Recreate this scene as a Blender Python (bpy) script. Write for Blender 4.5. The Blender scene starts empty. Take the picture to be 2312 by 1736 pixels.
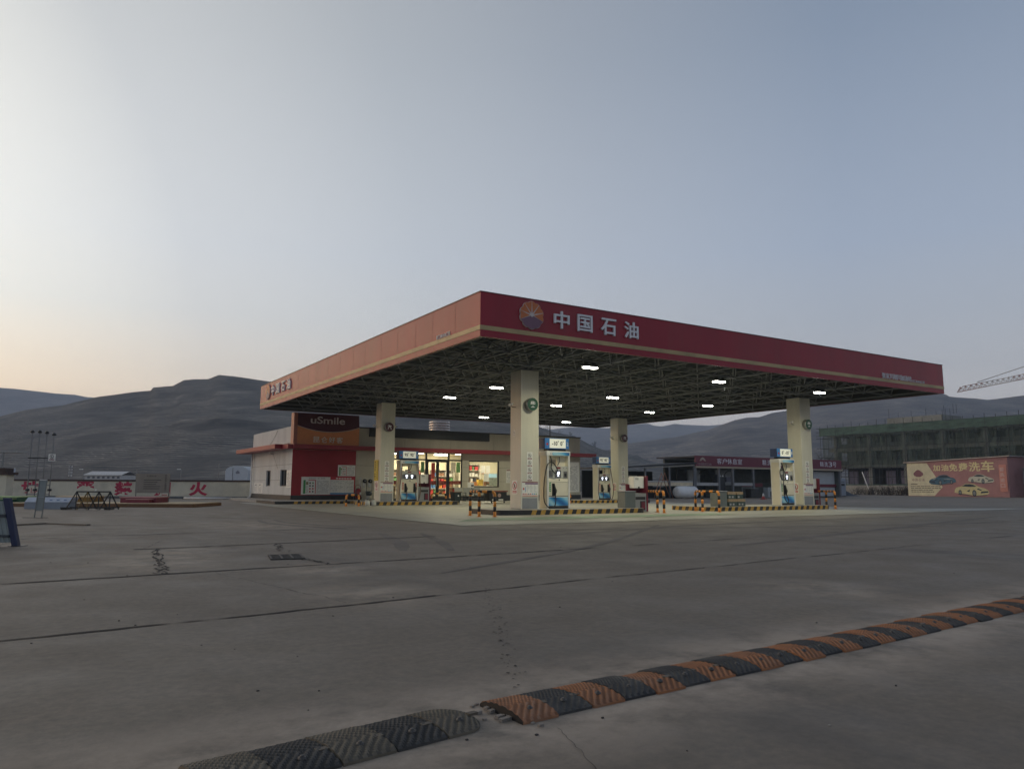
import bpy, math, random
from mathutils import Vector, Matrix
random.seed(7)
R = math.radians
scene = bpy.context.scene
COL = scene.collection

# ------------------------------------------------------------------ camera
# x runs along the front of the canopy, y along its left side, z up, metres
F_PX, PITCH, ROLL, YAW = 1696.62, 0.1333, 0.0048, 0.5572
CAM = Vector((-10.804, -19.149, 1.08))
_fw = Vector((math.sin(YAW), math.cos(YAW), 0)); _rt = Vector((math.cos(YAW), -math.sin(YAW), 0)); _up = Vector((0, 0, 1))
_F = _fw*math.cos(PITCH) + _up*math.sin(PITCH)
_U = -_fw*math.sin(PITCH) + _up*math.cos(PITCH)
_R2 = _rt*math.cos(ROLL) + _U*math.sin(ROLL)
_U2 = -_rt*math.sin(ROLL) + _U*math.cos(ROLL)
cam_data = bpy.data.cameras.new('camera')
cam_data.sensor_fit = 'HORIZONTAL'; cam_data.sensor_width = 36.0
cam_data.lens = 36.0*F_PX/2312.0
cam_data.clip_start = 0.1; cam_data.clip_end = 9000
cam = bpy.data.objects.new('camera', cam_data); COL.objects.link(cam)
_m = Matrix((_R2, _U2, -_F)).transposed().to_4x4(); _m.translation = CAM
cam.matrix_world = _m
scene.camera = cam

# ------------------------------------------------------------------ light
SUN_AZ, SUN_EL = YAW - R(76), R(3.0)        # the sun has just set outside the left edge of the frame
GLOW_AZ = YAW - R(66)
world = bpy.data.worlds.new("World"); scene.world = world; world.use_nodes = True
wn, wl = world.node_tree.nodes, world.node_tree.links
for n in list(wn): wn.remove(n)
wo = wn.new('ShaderNodeOutputWorld'); bg = wn.new('ShaderNodeBackground')
sky = wn.new('ShaderNodeTexSky'); sky.sky_type = 'NISHITA'; sky.sun_disc = False
sky.sun_elevation = SUN_EL; sky.sun_rotation = SUN_AZ
sky.altitude = 1500; sky.air_density = 1.0; sky.dust_density = 3.0; sky.ozone_density = 2.0
bg.inputs['Strength'].default_value = 0.15
# dusk sky: the Nishita sky, veiled by a thick even dust layer (pale near the set sun, grey blue away from it)
def wmath(op, a, b=None):
    n = wn.new('ShaderNodeMath'); n.operation = op
    for i, q in enumerate((a, b)):
        if q is None: continue
        if isinstance(q, (int, float)): n.inputs[i].default_value = q
        else: wl.new(q, n.inputs[i])
    return n.outputs[0]
def wramp(fac, stops):
    n = wn.new('ShaderNodeValToRGB'); e = n.color_ramp.elements; n.color_ramp.interpolation = 'LINEAR'
    e[0].position, e[0].color = stops[0][0], (*stops[0][1], 1); e[1].position, e[1].color = stops[-1][0], (*stops[-1][1], 1)
    for p, c in stops[1:-1]: k = e.new(p); k.color = (*c, 1)
    wl.new(fac, n.inputs[0]); return n.outputs[0]
def wmix(mode, fac, a, b):
    n = wn.new('ShaderNodeMix'); n.data_type = 'RGBA'; n.blend_type = mode; n.clamp_result = False
    for k, q in (('Factor', fac), ('A', a), ('B', b)):
        if isinstance(q, tuple): n.inputs[k].default_value = (*q, 1)
        elif isinstance(q, (int, float)): n.inputs[k].default_value = q
        else: wl.new(q, n.inputs[k])
    return n.outputs['Result']
wtc = wn.new('ShaderNodeTexCoord'); wsep = wn.new('ShaderNodeSeparateXYZ'); wl.new(wtc.outputs['Generated'], wsep.inputs[0])
wdot = wn.new('ShaderNodeVectorMath'); wdot.operation = 'DOT_PRODUCT'; wl.new(wtc.outputs['Generated'], wdot.inputs[0])
wdot.inputs[1].default_value = (math.sin(GLOW_AZ), math.cos(GLOW_AZ), 0.02)
elev = wmath('MAXIMUM', wsep.outputs['Z'], 0.0)
base = wramp(elev, [(0, (1.5, 1.37, 1.24)), (.06, (1.25, 1.15, 1.06)), (.095, (.94, .90, .88)), (.14, (.68, .695, .73)), (.2, (.55, .60, .68)), (.29, (.44, .52, .655)), (.515, (.275, .345, .46)), (.8, (.16, .205, .285)), (1, (.12, .165, .25))])
gl = wramp(wmath('MAXIMUM', wdot.outputs['Value'], 0.0), [(0, (0, 0, 0)), (.3, (.13, .11, .07)), (.5, (.25, .22, .15)), (.72, (.48, .425, .31)), (.85, (.90, .80, .58)), (.94, (1.35, 1.05, .60)), (.985, (2.4, 1.7, .8)), (1, (3.0, 2.0, .9))])
warmth = wmath('MULTIPLY', wmath('MAXIMUM', wmath('SUBTRACT', 1.0, wmath('DIVIDE', elev, .21)), 0.0), wmath('POWER', wmath('MAXIMUM', wdot.outputs['Value'], 0.0), 2.6))
tint = wmix('MIX', warmth, (1, 1, 1), (1.72, 1.16, .54))
dusty = wmix('MULTIPLY', 1.0, wmix('ADD', 1.0, base, gl), tint)
dusty = wmix('MULTIPLY', 1.0, dusty, (6.67, 6.67, 6.67))
wl.new(wmix('MIX', .10, dusty, sky.outputs[0]), bg.inputs['Color'])
wl.new(bg.outputs[0], wo.inputs['Surface'])
sun_data = bpy.data.lights.new('sun', 'SUN'); sun_data.energy = 0.6; sun_data.angle = R(25)
sun_data.color = (1.0, 0.62, 0.36)
sun = bpy.data.objects.new('sun', sun_data); COL.objects.link(sun)
_sd = Vector((math.sin(SUN_AZ)*math.cos(R(7)), math.cos(SUN_AZ)*math.cos(R(7)), math.sin(R(7))))
sun.rotation_euler = (-_sd).to_track_quat('-Z', 'Y').to_euler()
scene.view_settings.view_transform = 'Standard'; scene.view_settings.look = 'None'
scene.view_settings.gamma = 1.0; scene.view_settings.use_curve_mapping = False
scene.view_settings.exposure = 0.0
scene.render.engine = 'CYCLES'
scene.cycles.use_denoising = True
scene.cycles.max_bounces = 6; scene.cycles.volume_bounces = 0
scene.cycles.transparent_max_bounces = 16
scene.cycles.sample_clamp_indirect = 4.0

# ------------------------------------------------------------------ helpers
def at(px, py, d):
    """a point at horizontal distance d in front of the camera (photo pixel ray), used to site far things"""
    r = _F + _R2*((px-1156)/F_PX) + _U2*((868-py)/F_PX)
    k = d/(r.x*_fw.x + r.y*_fw.y)
    return CAM + r*k
def cv(u, d, z=0.0):
    return Vector((CAM.x + _rt.x*u + _fw.x*d, CAM.y + _rt.y*u + _fw.y*d, z))

MATS = {}
def M(name, rgb, rough=.6, metal=0.0, var=.12, scale=3.0, bump=0.0, emit=0.0, ecol=None, spec=.5, streak=False, coat=0.0, dirt=0.0, dirtc=(.07, .06, .05)):
    if name in MATS: return MATS[name]
    m = bpy.data.materials.new(name); m.use_nodes = True
    nt = m.node_tree; N = nt.nodes; L = nt.links
    b = N['Principled BSDF']
    b.inputs['Roughness'].default_value = rough; b.inputs['Metallic'].default_value = metal
    b.inputs['Specular IOR Level'].default_value = spec
    if coat: b.inputs['Coat Weight'].default_value = coat; b.inputs['Coat Roughness'].default_value = .12
    if emit:
        b.inputs['Emission Color'].default_value = (*(ecol or rgb), 1); b.inputs['Emission Strength'].default_value = emit
    if var > 0:
        tc = N.new('ShaderNodeTexCoord'); mp = N.new('ShaderNodeMapping')
        if streak: mp.inputs['Scale'].default_value = (1, 1, .12)
        nz = N.new('ShaderNodeTexNoise'); nz.inputs['Scale'].default_value = scale; nz.inputs['Detail'].default_value = 6; nz.inputs['Roughness'].default_value = .62
        cr = N.new('ShaderNodeValToRGB')
        cr.color_ramp.elements[0].position = .3; cr.color_ramp.elements[1].position = .7
        cr.color_ramp.elements[0].color = (*[max(0, c*(1-var)) for c in rgb], 1)
        cr.color_ramp.elements[1].color = (*[min(1, c*(1+var)) for c in rgb], 1)
        L.new(tc.outputs['Object'], mp.inputs[0]); L.new(mp.outputs[0], nz.inputs['Vector']); L.new(nz.outputs['Fac'], cr.inputs[0])
        col = cr.outputs[0]
        if dirt:
            n2 = N.new('ShaderNodeTexNoise'); n2.inputs['Scale'].default_value = scale*.35; n2.inputs['Detail'].default_value = 8; n2.inputs['Roughness'].default_value = .7
            L.new(mp.outputs[0], n2.inputs['Vector'])
            r2 = N.new('ShaderNodeMapRange'); r2.inputs['From Min'].default_value = .5; r2.inputs['From Max'].default_value = .72; r2.inputs['To Max'].default_value = dirt
            L.new(n2.outputs['Fac'], r2.inputs['Value'])
            mx = N.new('ShaderNodeMix'); mx.data_type = 'RGBA'; mx.inputs['B'].default_value = (*dirtc, 1)
            L.new(r2.outputs[0], mx.inputs['Factor']); L.new(col, mx.inputs['A']); col = mx.outputs['Result']
        L.new(col, b.inputs['Base Color'])
        if bump:
            bp = N.new('ShaderNodeBump'); bp.inputs['Strength'].default_value = bump; bp.inputs['Distance'].default_value = .02
            n3 = N.new('ShaderNodeTexNoise'); n3.inputs['Scale'].default_value = scale*8; n3.inputs['Detail'].default_value = 5
            L.new(tc.outputs['Object'], n3.inputs['Vector'])
            L.new(n3.outputs['Fac'], bp.inputs['Height']); L.new(bp.outputs[0], b.inputs['Normal'])
    else:
        b.inputs['Base Color'].default_value = (*rgb, 1)
    MATS[name] = m
    return m

X3, Y3, Z3 = Vector((1, 0, 0)), Vector((0, 1, 0)), Vector((0, 0, 1))
_TXT = {}
def _glyphs(s, bold):
    key = (s, bold)
    if key not in _TXT:
        c = bpy.data.curves.new('lettering', 'FONT'); c.body = s; c.size = 1; c.offset = bold; c.resolution_u = 4
        o = bpy.data.objects.new('lettering', c); COL.objects.link(o)
        dg = bpy.context.evaluated_depsgraph_get(); dg.update()
        me = bpy.data.meshes.new_from_object(o.evaluated_get(dg))
        vs = [(v.co.x, v.co.y) for v in me.vertices]; fs = [tuple(p.vertices) for p in me.polygons]
        es = {}
        for f in fs:
            for i in range(len(f)):
                e = (f[i], f[(i+1) % len(f)]); es[e] = 1
        rim = [e for e in es if (e[1], e[0]) not in es]
        bpy.data.objects.remove(o); bpy.data.curves.remove(c); bpy.data.meshes.remove(me)
        _TXT[key] = (vs, fs, rim)
    return _TXT[key]

class MB:
    """collects shapes (world coordinates) and links them as ONE mesh object"""
    def __init__(s): s.v = []; s.f = []; s.m = []; s.sm = []; s.mats = []; s.cur = 0; s.smooth = False
    def mat(s, m):
        if m not in s.mats: s.mats.append(m)
        s.cur = s.mats.index(m); return s
    def add(s, vs, fs):
        o = len(s.v); s.v += [Vector(v) for v in vs]
        for f in fs: s.f.append(tuple(i+o for i in f)); s.m.append(s.cur); s.sm.append(s.smooth)
        return s
    def box(s, x0, x1, y0, y1, z0, z1):
        if x0 > x1: x0, x1 = x1, x0
        if y0 > y1: y0, y1 = y1, y0
        if z0 > z1: z0, z1 = z1, z0
        return s.add([(x0,y0,z0),(x1,y0,z0),(x1,y1,z0),(x0,y1,z0),(x0,y0,z1),(x1,y0,z1),(x1,y1,z1),(x0,y1,z1)],
              [(3,2,1,0),(4,5,6,7),(0,1,5,4),(1,2,6,5),(2,3,7,6),(3,0,4,7)])
    def obox(s, o, u, v, w):
        """box from corner o with edge vectors u, v, w"""
        o, u, v, w = map(Vector, (o, u, v, w))
        p = [o, o+u, o+u+v, o+v]; p += [q+w for q in p]
        fs = [(3,2,1,0),(4,5,6,7),(0,1,5,4),(1,2,6,5),(2,3,7,6),(3,0,4,7)]
        if u.cross(v).dot(w) < 0: fs = [f[::-1] for f in fs]
        return s.add(p, fs)
    def bar(s, a, b, w, h=None, up=Z3):
        """square bar from a to b"""
        a, b = Vector(a), Vector(b); h = h or w; d = (b-a)
        if d.length < 1e-6: return s
        t = d.normalized(); side = t.cross(up)
        if side.length < 1e-4: side = t.cross(X3)
        side.normalize(); u2 = side.cross(t)
        return s.obox(a - side*w/2 - u2*h/2, side*w, u2*h, d)
    def tube(s, pts, r, n=8, cap=True, closed=False):
        pts = [Vector(p) for p in pts]; rs = r if isinstance(r, (list, tuple)) else [r]*len(pts)
        rings = []; prev = None
        for i, p in enumerate(pts):
            t = (pts[min(i+1, len(pts)-1)] - pts[max(i-1, 0)]).normalized()
            if prev is None:
                a = t.cross(Z3); a = t.cross(X3) if a.length < 1e-3 else a
            else: a = prev - t*prev.dot(t)
            a.normalize(); prev = a; b = t.cross(a)
            rings.append([p + (a*math.cos(2*math.pi*k/n) + b*math.sin(2*math.pi*k/n))*rs[i] for k in range(n)])
        vs = [q for rg in rings for q in rg]; fs = []
        for i in range(len(pts)-1):
            for k in range(n): fs.append((i*n+k, i*n+(k+1) % n, (i+1)*n+(k+1) % n, (i+1)*n+k))
        if cap: fs += [tuple(range(n-1, -1, -1)), tuple(range((len(pts)-1)*n, len(pts)*n))]
        sm = s.smooth; s.smooth = True if n > 5 else sm; s.add(vs, fs); s.smooth = sm
        return s
    def cyl(s, c, axis, r, h, n=20):
        c = Vector(c); axis = Vector(axis).normalized(); return s.tube([c, c+axis*h], r, n)
    def prism(s, poly, o, u, v, depth=0.0):
        """flat polygon in the plane (o,u,v), pushed out along u x v by depth"""
        o, u, v = map(Vector, (o, u, v)); n = u.cross(v).normalized(); k = len(poly)
        a = sum(poly[i][0]*poly[(i+1) % k][1]-poly[(i+1) % k][0]*poly[i][1] for i in range(k))
        if a < 0: poly = poly[::-1]
        p = [o + u*x + v*y for x, y in poly]
        if depth == 0: return s.add(p, [tuple(range(k))])
        fs = [tuple(range(k-1, -1, -1)), tuple(range(k, 2*k))] + [(i, (i+1) % k, k+(i+1) % k, k+i) for i in range(k)]
        return s.add(p + [q+n*depth for q in p], fs)
    def disc(s, o, u, v, r, depth=0.0, n=28):
        return s.prism([(r*math.cos(2*math.pi*i/n), r*math.sin(2*math.pi*i/n)) for i in range(n)], o, u, v, depth)
    def text(s, t, o, u, v, w=None, h=None, depth=.006, bold=.012):
        """lettering whose ink fills w x h from lower-left corner o (u right, v up)"""
        o, u, v = map(Vector, (o, u, v)); u.normalize(); v.normalize(); n = u.cross(v)
        vs, fs, rim = _glyphs(t, bold)
        if not vs: return s
        x0 = min(a for a, _ in vs); x1 = max(a for a, _ in vs); y0 = min(b for _, b in vs); y1 = max(b for _, b in vs)
        sy = (h/(y1-y0)) if h else None; sx = (w/(x1-x0)) if w else sy
        if sy is None: sy = sx
        P = [o + u*((a-x0)*sx) + v*((b-y0)*sy) for a, b in vs]; k = len(P)
        if depth: return s.add([q+n*depth for q in P] + P, fs + [(e[1], e[0], k+e[0], k+e[1]) for e in rim])
        return s.add(P, fs)
    def ribbon(s, pts, widths, z):
        pts = [Vector((p[0], p[1], z)) for p in pts]; vs = []
        for i, p in enumerate(pts):
            t = pts[min(i+1, len(pts)-1)] - pts[max(i-1, 0)]; a = Vector((-t.y, t.x, 0)).normalized()
            w = widths[i] if isinstance(widths, list) else widths
            vs += [p-a*w/2, p+a*w/2]
        return s.add(vs, [(2*i, 2*i+2, 2*i+3, 2*i+1) for i in range(len(pts)-1)])
    def build(s, name, parent=None, bevel=0.0, loc=None):
        wo = parent['_w'] if parent is not None else None
        base = Vector(loc) if loc is not None else (Vector(wo) if wo is not None else Vector((0, 0, 0)))
        me = bpy.data.meshes.new(name)
        me.from_pydata([tuple(v-base) for v in s.v], [], s.f)
        for m in s.mats: me.materials.append(m)
        me.polygons.foreach_set('material_index', s.m); me.polygons.foreach_set('use_smooth', s.sm)
        me.update()
        o = bpy.data.objects.new(name, me); COL.objects.link(o); o['_w'] = tuple(base)
        if parent is not None: o.parent = parent
        else: o.location = base
        if bevel:
            b = o.modifiers.new('bevel', 'BEVEL'); b.width = bevel; b.segments = 2; b.limit_method = 'ANGLE'; b.angle_limit = R(50)
        return o
def thing(name, label, cat, loc, group=None):
    o = bpy.data.objects.new(name, None); COL.objects.link(o); o.location = loc; o['_w'] = tuple(loc); o.empty_display_size = .2
    return tag(o, label, cat, group)
def tag(o, label, cat, group=None):
    o['label'] = label; o['category'] = cat
    if group: o['group'] = group
    return o
def struct(o, kind='structure'): o['kind'] = kind; return o
def dup(root, loc, label=None, rotz=0.0):
    r = root.copy(); COL.objects.link(r); r.location = loc; r.rotation_euler = (0, 0, rotz)
    if label: r['label'] = label
    for ch in list(root.children):
        c = ch.copy(); COL.objects.link(c); c.parent = r
        for g in list(ch.children):
            d = g.copy(); COL.objects.link(d); d.parent = c
    return r
def arc_path(pts, n=6):
    """Catmull-Rom through the points"""
    pts = [Vector(p) for p in pts]; out = []
    for i in range(len(pts)-1):
        p0 = pts[max(i-1, 0)]; p1 = pts[i]; p2 = pts[i+1]; p3 = pts[min(i+2, len(pts)-1)]
        for k in range(n):
            t = k/n
            out.append(.5*((2*p1)+(p2-p0)*t+(2*p0-5*p1+4*p2-p3)*t*t+(3*p1-p0-3*p2+p3)*t**3))
    return out+[pts[-1]]
# ------------------------------------------------------------------ materials
RED = M('red_panel', (.29, .006, .022), rough=.26, var=.14, scale=.7, spec=.32, streak=True, dirt=.35, dirtc=(.20, .06, .05))
REDWALL = M('red_wall', (.32, .02, .03), rough=.6, var=.12, scale=1.2)
GOLD = M('gold_strip', (.42, .31, .14), rough=.4, var=.25, scale=1.0, spec=.5)
CREAM = M('cream_cladding', (.62, .60, .50), rough=.38, var=.09, scale=1.3, streak=True, dirt=.3, dirtc=(.30, .27, .21))
WALL = M('cream_wall', (.52, .49, .40), rough=.75, var=.1, scale=1.0, streak=True, dirt=.25)
SIDEWALL = M('white_wall', (.57, .57, .55), rough=.8, var=.1, scale=1.0, streak=True, dirt=.25)
STEEL = M('grey_steel', (.20, .21, .20), rough=.5, metal=.2, var=.12)
DARK = M('dark_panel', (.018, .019, .02), rough=.45, var=.2)
BLACK = M('black_rubber', (.012, .012, .013), rough=.55, var=.2, scale=12)
WHITE = M('white_paint', (.72, .71, .68), rough=.45, var=.06)
PAPER = M('white_board', (.78, .77, .72), rough=.5, var=.05)
GREY = M('grey_panel', (.25, .26, .27), rough=.5, var=.08)
STAINLESS = M('stainless_steel', (.42, .42, .40), rough=.32, metal=.85, var=.15, scale=6)
ORANGE = M('orange_paint', (.70, .26, .035), rough=.45, var=.2, scale=9, dirt=.2)
BLK = M('black_paint', (.02, .019, .018), rough=.5, var=.3, scale=9)
YEL = M('yellow_paint', (.46, .27, .045), rough=.6, var=.25, scale=5, dirt=.5)
CONC = M('concrete', (.34, .32, .29), rough=.85, var=.15, scale=3, bump=.1, dirt=.3)
INK = M('printed_ink', (.05, .05, .055), rough=.6, var=0)
REDINK = M('red_ink', (.50, .03, .04), rough=.5, var=0)
GREENINK = M('green_ink', (.06, .30, .09), rough=.5, var=0)
BLUEINK = M('blue_ink', (.10, .28, .50), rough=.5, var=0)
BEIGE = M('beige_enamel', (.72, .67, .53), rough=.42, var=.06)
LETTER = M('letter_acrylic', (.72, .72, .74), rough=.35, var=.04)

def ground_material():
    m = bpy.data.materials.new('worn_concrete'); m.use_nodes = True
    nt = m.node_tree; N = nt.nodes; L = nt.links; b = N['Principled BSDF']
    b.inputs['Specular IOR Level'].default_value = .36
    tc = N.new('ShaderNodeTexCoord')
    def noise(sc, det=6, ro=.6, scale3=(1, 1, 1), rot=0, dist=0):
        mp = N.new('ShaderNodeMapping'); mp.inputs['Scale'].default_value = scale3; mp.inputs['Rotation'].default_value = (0, 0, rot)
        nz = N.new('ShaderNodeTexNoise'); nz.inputs['Scale'].default_value = sc; nz.inputs['Detail'].default_value = det; nz.inputs['Roughness'].default_value = ro; nz.inputs['Distortion'].default_value = dist
        L.new(tc.outputs['Object'], mp.inputs[0]); L.new(mp.outputs[0], nz.inputs['Vector']); return nz.outputs['Fac']
    def rng(fac, a, b_, c=0., d=1.):
        r = N.new('ShaderNodeMapRange'); r.inputs['From Min'].default_value = a; r.inputs['From Max'].default_value = b_; r.inputs['To Min'].default_value = c; r.inputs['To Max'].default_value = d
        L.new(fac, r.inputs['Value']); return r.outputs[0]
    def mix(fac, A, B, mode='MIX'):
        x = N.new('ShaderNodeMix'); x.data_type = 'RGBA'; x.blend_type = mode
        if isinstance(fac, float): x.inputs['Factor'].default_value = fac
        else: L.new(fac, x.inputs['Factor'])
        for k, c in (('A', A), ('B', B)):
            if isinstance(c, tuple): x.inputs[k].default_value = (*c, 1)
            else: L.new(c, x.inputs[k])
        return x.outputs['Result']
    c = mix(rng(noise(.22, 8, .65), .35, .68), (.188, .157, .122), (.246, .206, .160))
    c = mix(rng(noise(.9, 8, .7, dist=1.2), .53, .70, 0, .6), c, (.26, .215, .165))          # dusty pale patches
    c = mix(rng(noise(.5, 7, .65, (1, .16, 1), .55), .56, .74, 0, .6), c, (.085, .076, .070))       # tyre-darkened lanes
    c = mix(rng(noise(.35, 7, .7, (.14, 1, 1), .12), .55, .74, 0, .65), c, (.27, .225, .175))       # scuffed light streaks
    c = mix(rng(noise(14, 6, .75), .3, .75, 0, .62), c, (.075, .067, .060))
    c = mix(rng(noise(2.4, 8, .75, dist=.6), .66, .74, 0, .75), c, (.065, .06, .058))                       # oil spots
    # pale dust swept against the speed bump and round the broken slab corners
    sep = N.new('ShaderNodeSeparateXYZ'); L.new(tc.outputs['Object'], sep.inputs[0])
    def mth(op, p, q=None):
        n = N.new('ShaderNodeMath'); n.operation = op
        for i, k in enumerate((p, q)):
            if k is None: continue
            if isinstance(k, (int, float)): n.inputs[i].default_value = k
            else: L.new(k, n.inputs[i])
        return n.outputs[0]
    X, Y = sep.outputs['X'], sep.outputs['Y']
    dl = mth('SUBTRACT', mth('ADD', mth('MULTIPLY', mth('ADD', Y, 16.12), .9979), mth('MULTIPLY', mth('ADD', X, 8.86), -.0654)), .16)
    near = mth('MULTIPLY', rng(mth('ABSOLUTE', dl), .15, .85, 1, 0), rng(noise(1.6, 7, .7), .36, .58))
    c = mix(mth('MULTIPLY', near, .9), c, (.44, .36, .285))
    for bx, by, br in ((-9.4, -7.6, 1.3), (-9.0, -6.0, 1.2), (-7.6, -9.5, .8), (-7.9, -11.9, .9), (-5.8, 1.6, 2.2), (-3.6, -14.0, .9)):
        dd = mth('SQRT', mth('ADD', mth('POWER', mth('SUBTRACT', X, bx), 2), mth('MULTIPLY', mth('POWER', mth('SUBTRACT', Y, by), 2), .6)))
        c = mix(mth('MULTIPLY', mth('MULTIPLY', rng(dd, br*.2, br, 1, 0), rng(noise(2.1, 8, .72), .40, .60)), .8), c, (.35, .285, .215))
    L.new(c, b.inputs['Base Color'])
    L.new(rng(noise(1.1, 6), .3, .7, .55, .85), b.inputs['Roughness'])
    bp = N.new('ShaderNodeBump'); bp.inputs['Strength'].default_value = .35; bp.inputs['Distance'].default_value = .012
    L.new(noise(22, 8, .75), bp.inputs['Height']); L.new(bp.outputs[0], b.inputs['Normal'])
    return m
GROUND = ground_material()
g = MB().mat(GROUND); g.add([(-2700, -2700, 0), (2700, -2700, 0), (2700, 2700, 0), (-2700, 2700, 0)], [(0, 1, 2, 3)])
struct(g.build('ground'))
FORE = M('forecourt_concrete', (.30, .285, .235), rough=.5, var=.16, scale=.6, bump=.08, dirt=.35)
g = MB().mat(FORE); g.prism([(-1.2, -1.25), (2.5, -1.35), (14, -.9), (34, .4), (27.5, 3.2), (25.4, 8), (25.2, 20), (25, 26.85), (-.9, 26.85), (-1.0, 21)], (0, 0, .004), X3, Y3)
struct(g.build('forecourt'))
LINE = M('worn_line_paint', (.36, .35, .27), rough=.7, var=.5, scale=2.5, dirt=.6)
GREENP = M('green_floor_paint', (.17, .24, .155), rough=.6, var=.35, scale=1.6, dirt=.6)
g = MB().mat(GREENP); g.add([(-.2, .9, .008), (12.3, 1.2, .008), (12.3, 2.6, .008), (1.2, 2.6, .008)], [(0, 1, 2, 3)])
struct(g.build('green_floor_marking'))
g = MB().mat(LINE); g.ribbon([(.3, 2.9), (1.8, .75), (12.6, 1.0), (24.6, 1.4)], .12, .012)
g.ribbon([(-1.1, 20), (-1.15, 3), (-1.12, -1.1), (3, -1.2), (14, -.75), (30, -.12)], .14, .012)
g.ribbon([(-6.6, 9.6), (-5.2, 6.3)], .10, .006); g.ribbon([(-9.6, .6), (-4.5, 2.9), (-2.2, 3.9)], .05, .006)
struct(g.build('painted_line'))

# slab joints and cracks: thin irregular strips lying on the concrete
CRK = M('crack_filler', (.022, .02, .019), rough=.9, var=.3, scale=8)
def wob(a, b, n, amp, w0, w1, gaps=0.0):
    a, b = Vector(a), Vector(b); t = (b-a); nrm = Vector((-t.y, t.x)).normalized(); pts = []; ws = []; dev = 0
    for i in range(n+1):
        dev = dev*.8 + random.uniform(-amp, amp); pts.append(a + t*(i/n) + nrm*dev)
        ws.append(0.002 if random.random() < gaps else random.uniform(w0, w1))
    return pts, ws
g = MB().mat(CRK)
for a, b, n, amp, w0, w1, gp_ in [((-16, -13.35), (-7.4, -12.3), 60, .014, .02, .06, .1), ((-7.4, -12.3), (4, -10.9), 70, .014, .012, .04, .2), ((4, -10.9), (26, -8.5), 40, .02, .01, .04, .5),
      ((-16, -9.6), (-8.2, -9.0), 40, .014, .05, .10, .03), ((-8.2, -9.0), (-2.6, -8.55), 40, .014, .03, .08, .12), ((-2.6, -8.55), (26, -5.5), 60, .02, .02, .06, .5),
      ((-9.4, -5.15), (-3.6, -4.55), 40, .015, .05, .12, .08), ((-3.6, -4.5), (26, -1.9), 50, .02, .02, .07, .5), ((-14, -1.9), (-4.0, -.6), 40, .015, .03, .10, .35),
      ((-11.5, 4.5), (-9.7, 3.2), 12, .05, .02, .06, 0), ((-8.7, -3.1), (-9.3, -5.1), 14, .03, .006, .015, .3), ((-8.9, -9.3), (-8.3, -12.3), 40, .02, .003, .010, .3), ((-8.75, -16.25), (-8.99, -17.1), 24, .012, .0012, .003, .25)]:
    p, w = wob(a, b, n, amp, w0, w1, gp_); g.ribbon(p, w, .005)
for a, b in [((-9.07, -5.2), (-9.34, -7.8)), ((-9.34, -7.8), (-9.48, -9.1)), ((-7.1, -4.95), (-7.35, -6.8)), ((-7.45, -8.0), (-7.35, -8.95))]:
    for q in range(3):
        p, w = wob((a[0]+random.uniform(-.05, .05), a[1]), (b[0]+random.uniform(-.05, .05), b[1]), 16, .05, .008, .045, .35); g.ribbon(p, w, .005+.001*q)
for i in range(90):   # dark pitted trail running to the bump
    t = random.random(); x = -6.7-1.85*t+random.gauss(0, .045); y = -12.1-3.5*t; s_ = random.uniform(.006, .022)
    g.prism([(.8*s_*math.cos(k*1.05)*random.uniform(.4, 1.2), s_*.7*math.sin(k*1.05)*random.uniform(.4, 1.2)) for k in range(6)], (x, y, .0045), X3, Y3)
struct(g.build('ground_crack'))
TYRE = M('tyre_mark', (.128, .108, .091), rough=.75, var=.3, scale=1.2)
g = MB().mat(TYRE)
def skid(pts, w, z):
    p = arc_path([Vector((*q, 0)) for q in pts], 8); k = len(p)
    g.ribbon([(a.x, a.y) for a in p], [w*math.sin(math.pi*(i+.4)/(k+.2))**.4*random.uniform(.75, 1.1) for i in range(k)], z)
skid([(-5.1, 4.4), (-5.3, 2.6), (-4.9, .6), (-4.3, -1.2)], .26, .003); skid([(-4.6, 4.6), (-4.75, 2.8), (-4.3, .8), (-3.6, -.8)], .22, .0032)
skid([(-4.2, -2.9), (-4.9, -5.6), (-5.6, -7.4)], .28, .003); skid([(-3.4, -3.4), (-4.2, -6.0), (-4.9, -7.8)], .22, .0032)
skid([(-2, -3), (6, -5.4), (15, -7)], .25, .0034); skid([(-1.5, -5.5), (6, -3.6), (17, -3.0)], .3, .0036); skid([(0, -9.4), (8, -7.4), (20, -4.4)], .3, .003); skid([(-6.5, -10.6), (-2, -8.0), (4, -3.2)], .16, .0038)
struct(g.build('tyre_mark'))
g = MB()
PEB = M('stone_grit', (.05, .047, .045), rough=.9, var=.3)
g = MB().mat(PEB)
for i in range(90):
    d = 2.5+22*random.random()**1.6; u = random.uniform(-.7, .72)*d; p = cv(u, d); r_ = random.uniform(.004, .009)
    g.mat(PEB if random.random() < .9 else CONC)
    g.obox((p.x, p.y, .001), (r_*random.uniform(1, 2), r_*.3, 0), (-r_*.3, r_, 0), (0, 0, r_*.7))
struct(g.build('stone_grit'), 'stuff')

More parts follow.
